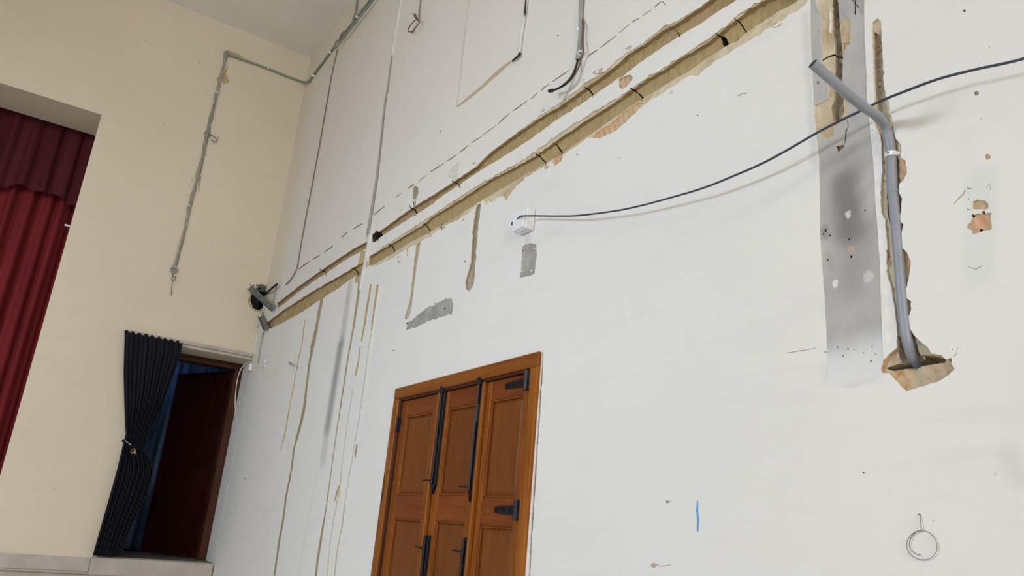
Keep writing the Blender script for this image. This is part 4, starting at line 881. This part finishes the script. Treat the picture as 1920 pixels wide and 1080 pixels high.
# rebar ends at the top
rw = thing('iron_wires', 'black iron wire ends crossing at the top of the cement band', 'wire', Rp(1604, 28, .01))
b = MB(); b.tube([Rp(1604,-10,.02), Rp(1603.5,27,.02)], .0018, 6); b.build('iron_wire', M['iron'], rw, None, True)
b = MB(); b.tube(smooth_path([Rp(1594,-8,.02), Rp(1601,4,.03), Rp(1611,15,.02)], 4), .0013, 6); b.build('iron_wire', M['iron'], rw, None, True)
b = MB(); b.tube(smooth_path([Rp(1607,-8,.012), Rp(1609,12,.012), Rp(1617,25,.008)], 4), .0008, 6); b.build('iron_wire', M['wire'], rw, None, True)

# grey PVC pipe: from the pit up the chase, then bending out of the wall to an open end
pp = thing('pvc_pipe', 'grey plastic pipe rising from the broken pit and bending out of the wall', 'pipe', Rp(1714, 686, -.04))
path = [Rp(1722,684,-.06), Rp(1711,668,-.03), Rp(1703,645,-.008), Rp(1697,615,-.002), Rp(1693,580,-.002), Rp(1689,530,-.002), Rp(1684,470,-.002), Rp(1679,410,0), Rp(1674,360,.0), Rp(1672,320,.0), Rp(1671,290,.0), Rp(1668,268,.004), Rp(1663,246,.012), Rp(1655,229,.04), Rp(1640,214,.10), Rp(1622,202,.165), Rp(1595,181,.24), Rp(1565,155,.31), Rp(1540,133,.36), Rp(1524,119,.39)]
sp_ = smooth_path(path, 6); rad = .0155
b = MB(); b.tube(sp_, rad, 18, caps=False); auto_smooth(b.build('tube', M['pvc'], pp, None, True), 40)
e = sp_[-1]; dd = (sp_[-1]-sp_[-3]).normalized()
b = MB(); b.tube([e, e+dd*.0005, e+dd*.0005, e-dd*.03], [rad, rad*.98, rad*.84, rad*.82], 18, caps=False)
b.disc(e-dd*.027, -dd, rad*.82, .002, 18); b.build('open_end', M['pvc_in'], pp, None, True)
b = MB(); b.tube([Rp(1674.5,362,.0), Rp(1674,357,.0)], rad*1.07, 18); b.build('collar', M['pvc'], pp)
c = Rp(1671.5,291,.0)
b = MB(); b.tube([c-Vector((0, 0, .007)), c+Vector((0, 0, .007))], rad*1.25, 18); b.tube([c+Vector((-.012, -.012, 0)), c+Vector((.03, -.032, 0))], .006, 8); b.build('pipe_clip', M['clip'], pp)
b = MB(); b.disc(c+Vector((-rad*1.22, -.001, 0)), (-1, 0, 0), .0028, .003, 8); b.build('screw', M['iron'], pp)

# looped thin wire hanging low right, twig marks
wr = thing('wire_loop', 'thin grey wire loop hanging from a small nail on the white wall', 'wire', Rp(1730, 1050, .01))
b = MB(); b.tube(smooth_path([Rp(1725,965,.003), Rp(1726,978,.006), Rp(1728,994,.008)], 4), .0012, 6); b.disc(Rp(1725,965,.0), (-1, 0, 0), .0022, .006, 8); b.build('nail', M['wire'], wr, None, True)
loop = [(1728,995),(1715,998),(1704,1009),(1700,1022),(1704,1036),(1715,1046),(1730,1049.5),(1746,1046),(1756,1033),(1756,1018),(1748,1004),(1736,996),(1722,995),(1711,1004),(1705,1018),(1709,1032),(1718,1039),(1727,1041)]
b = MB(); b.tube(smooth_path([Rp(x, y, .006) for x, y in loop], 5), .0009, 6); b.build('loop', M['wire'], wr, None, True)
# small bracket on the stage jamb
b = MB(); b.box((ST_X-.035, .015, Ep(132,423).z-.008), (ST_X-.001, .03, Ep(132,423).z+.008), .003); b.ring((ST_X-.04, .022, Ep(132,423).z), (0, 1, 0), .010, .004, 10); tag(b.build('curtain_hook', M['clip'], None), 'small pale hook on the edge of the stage opening', 'hook')
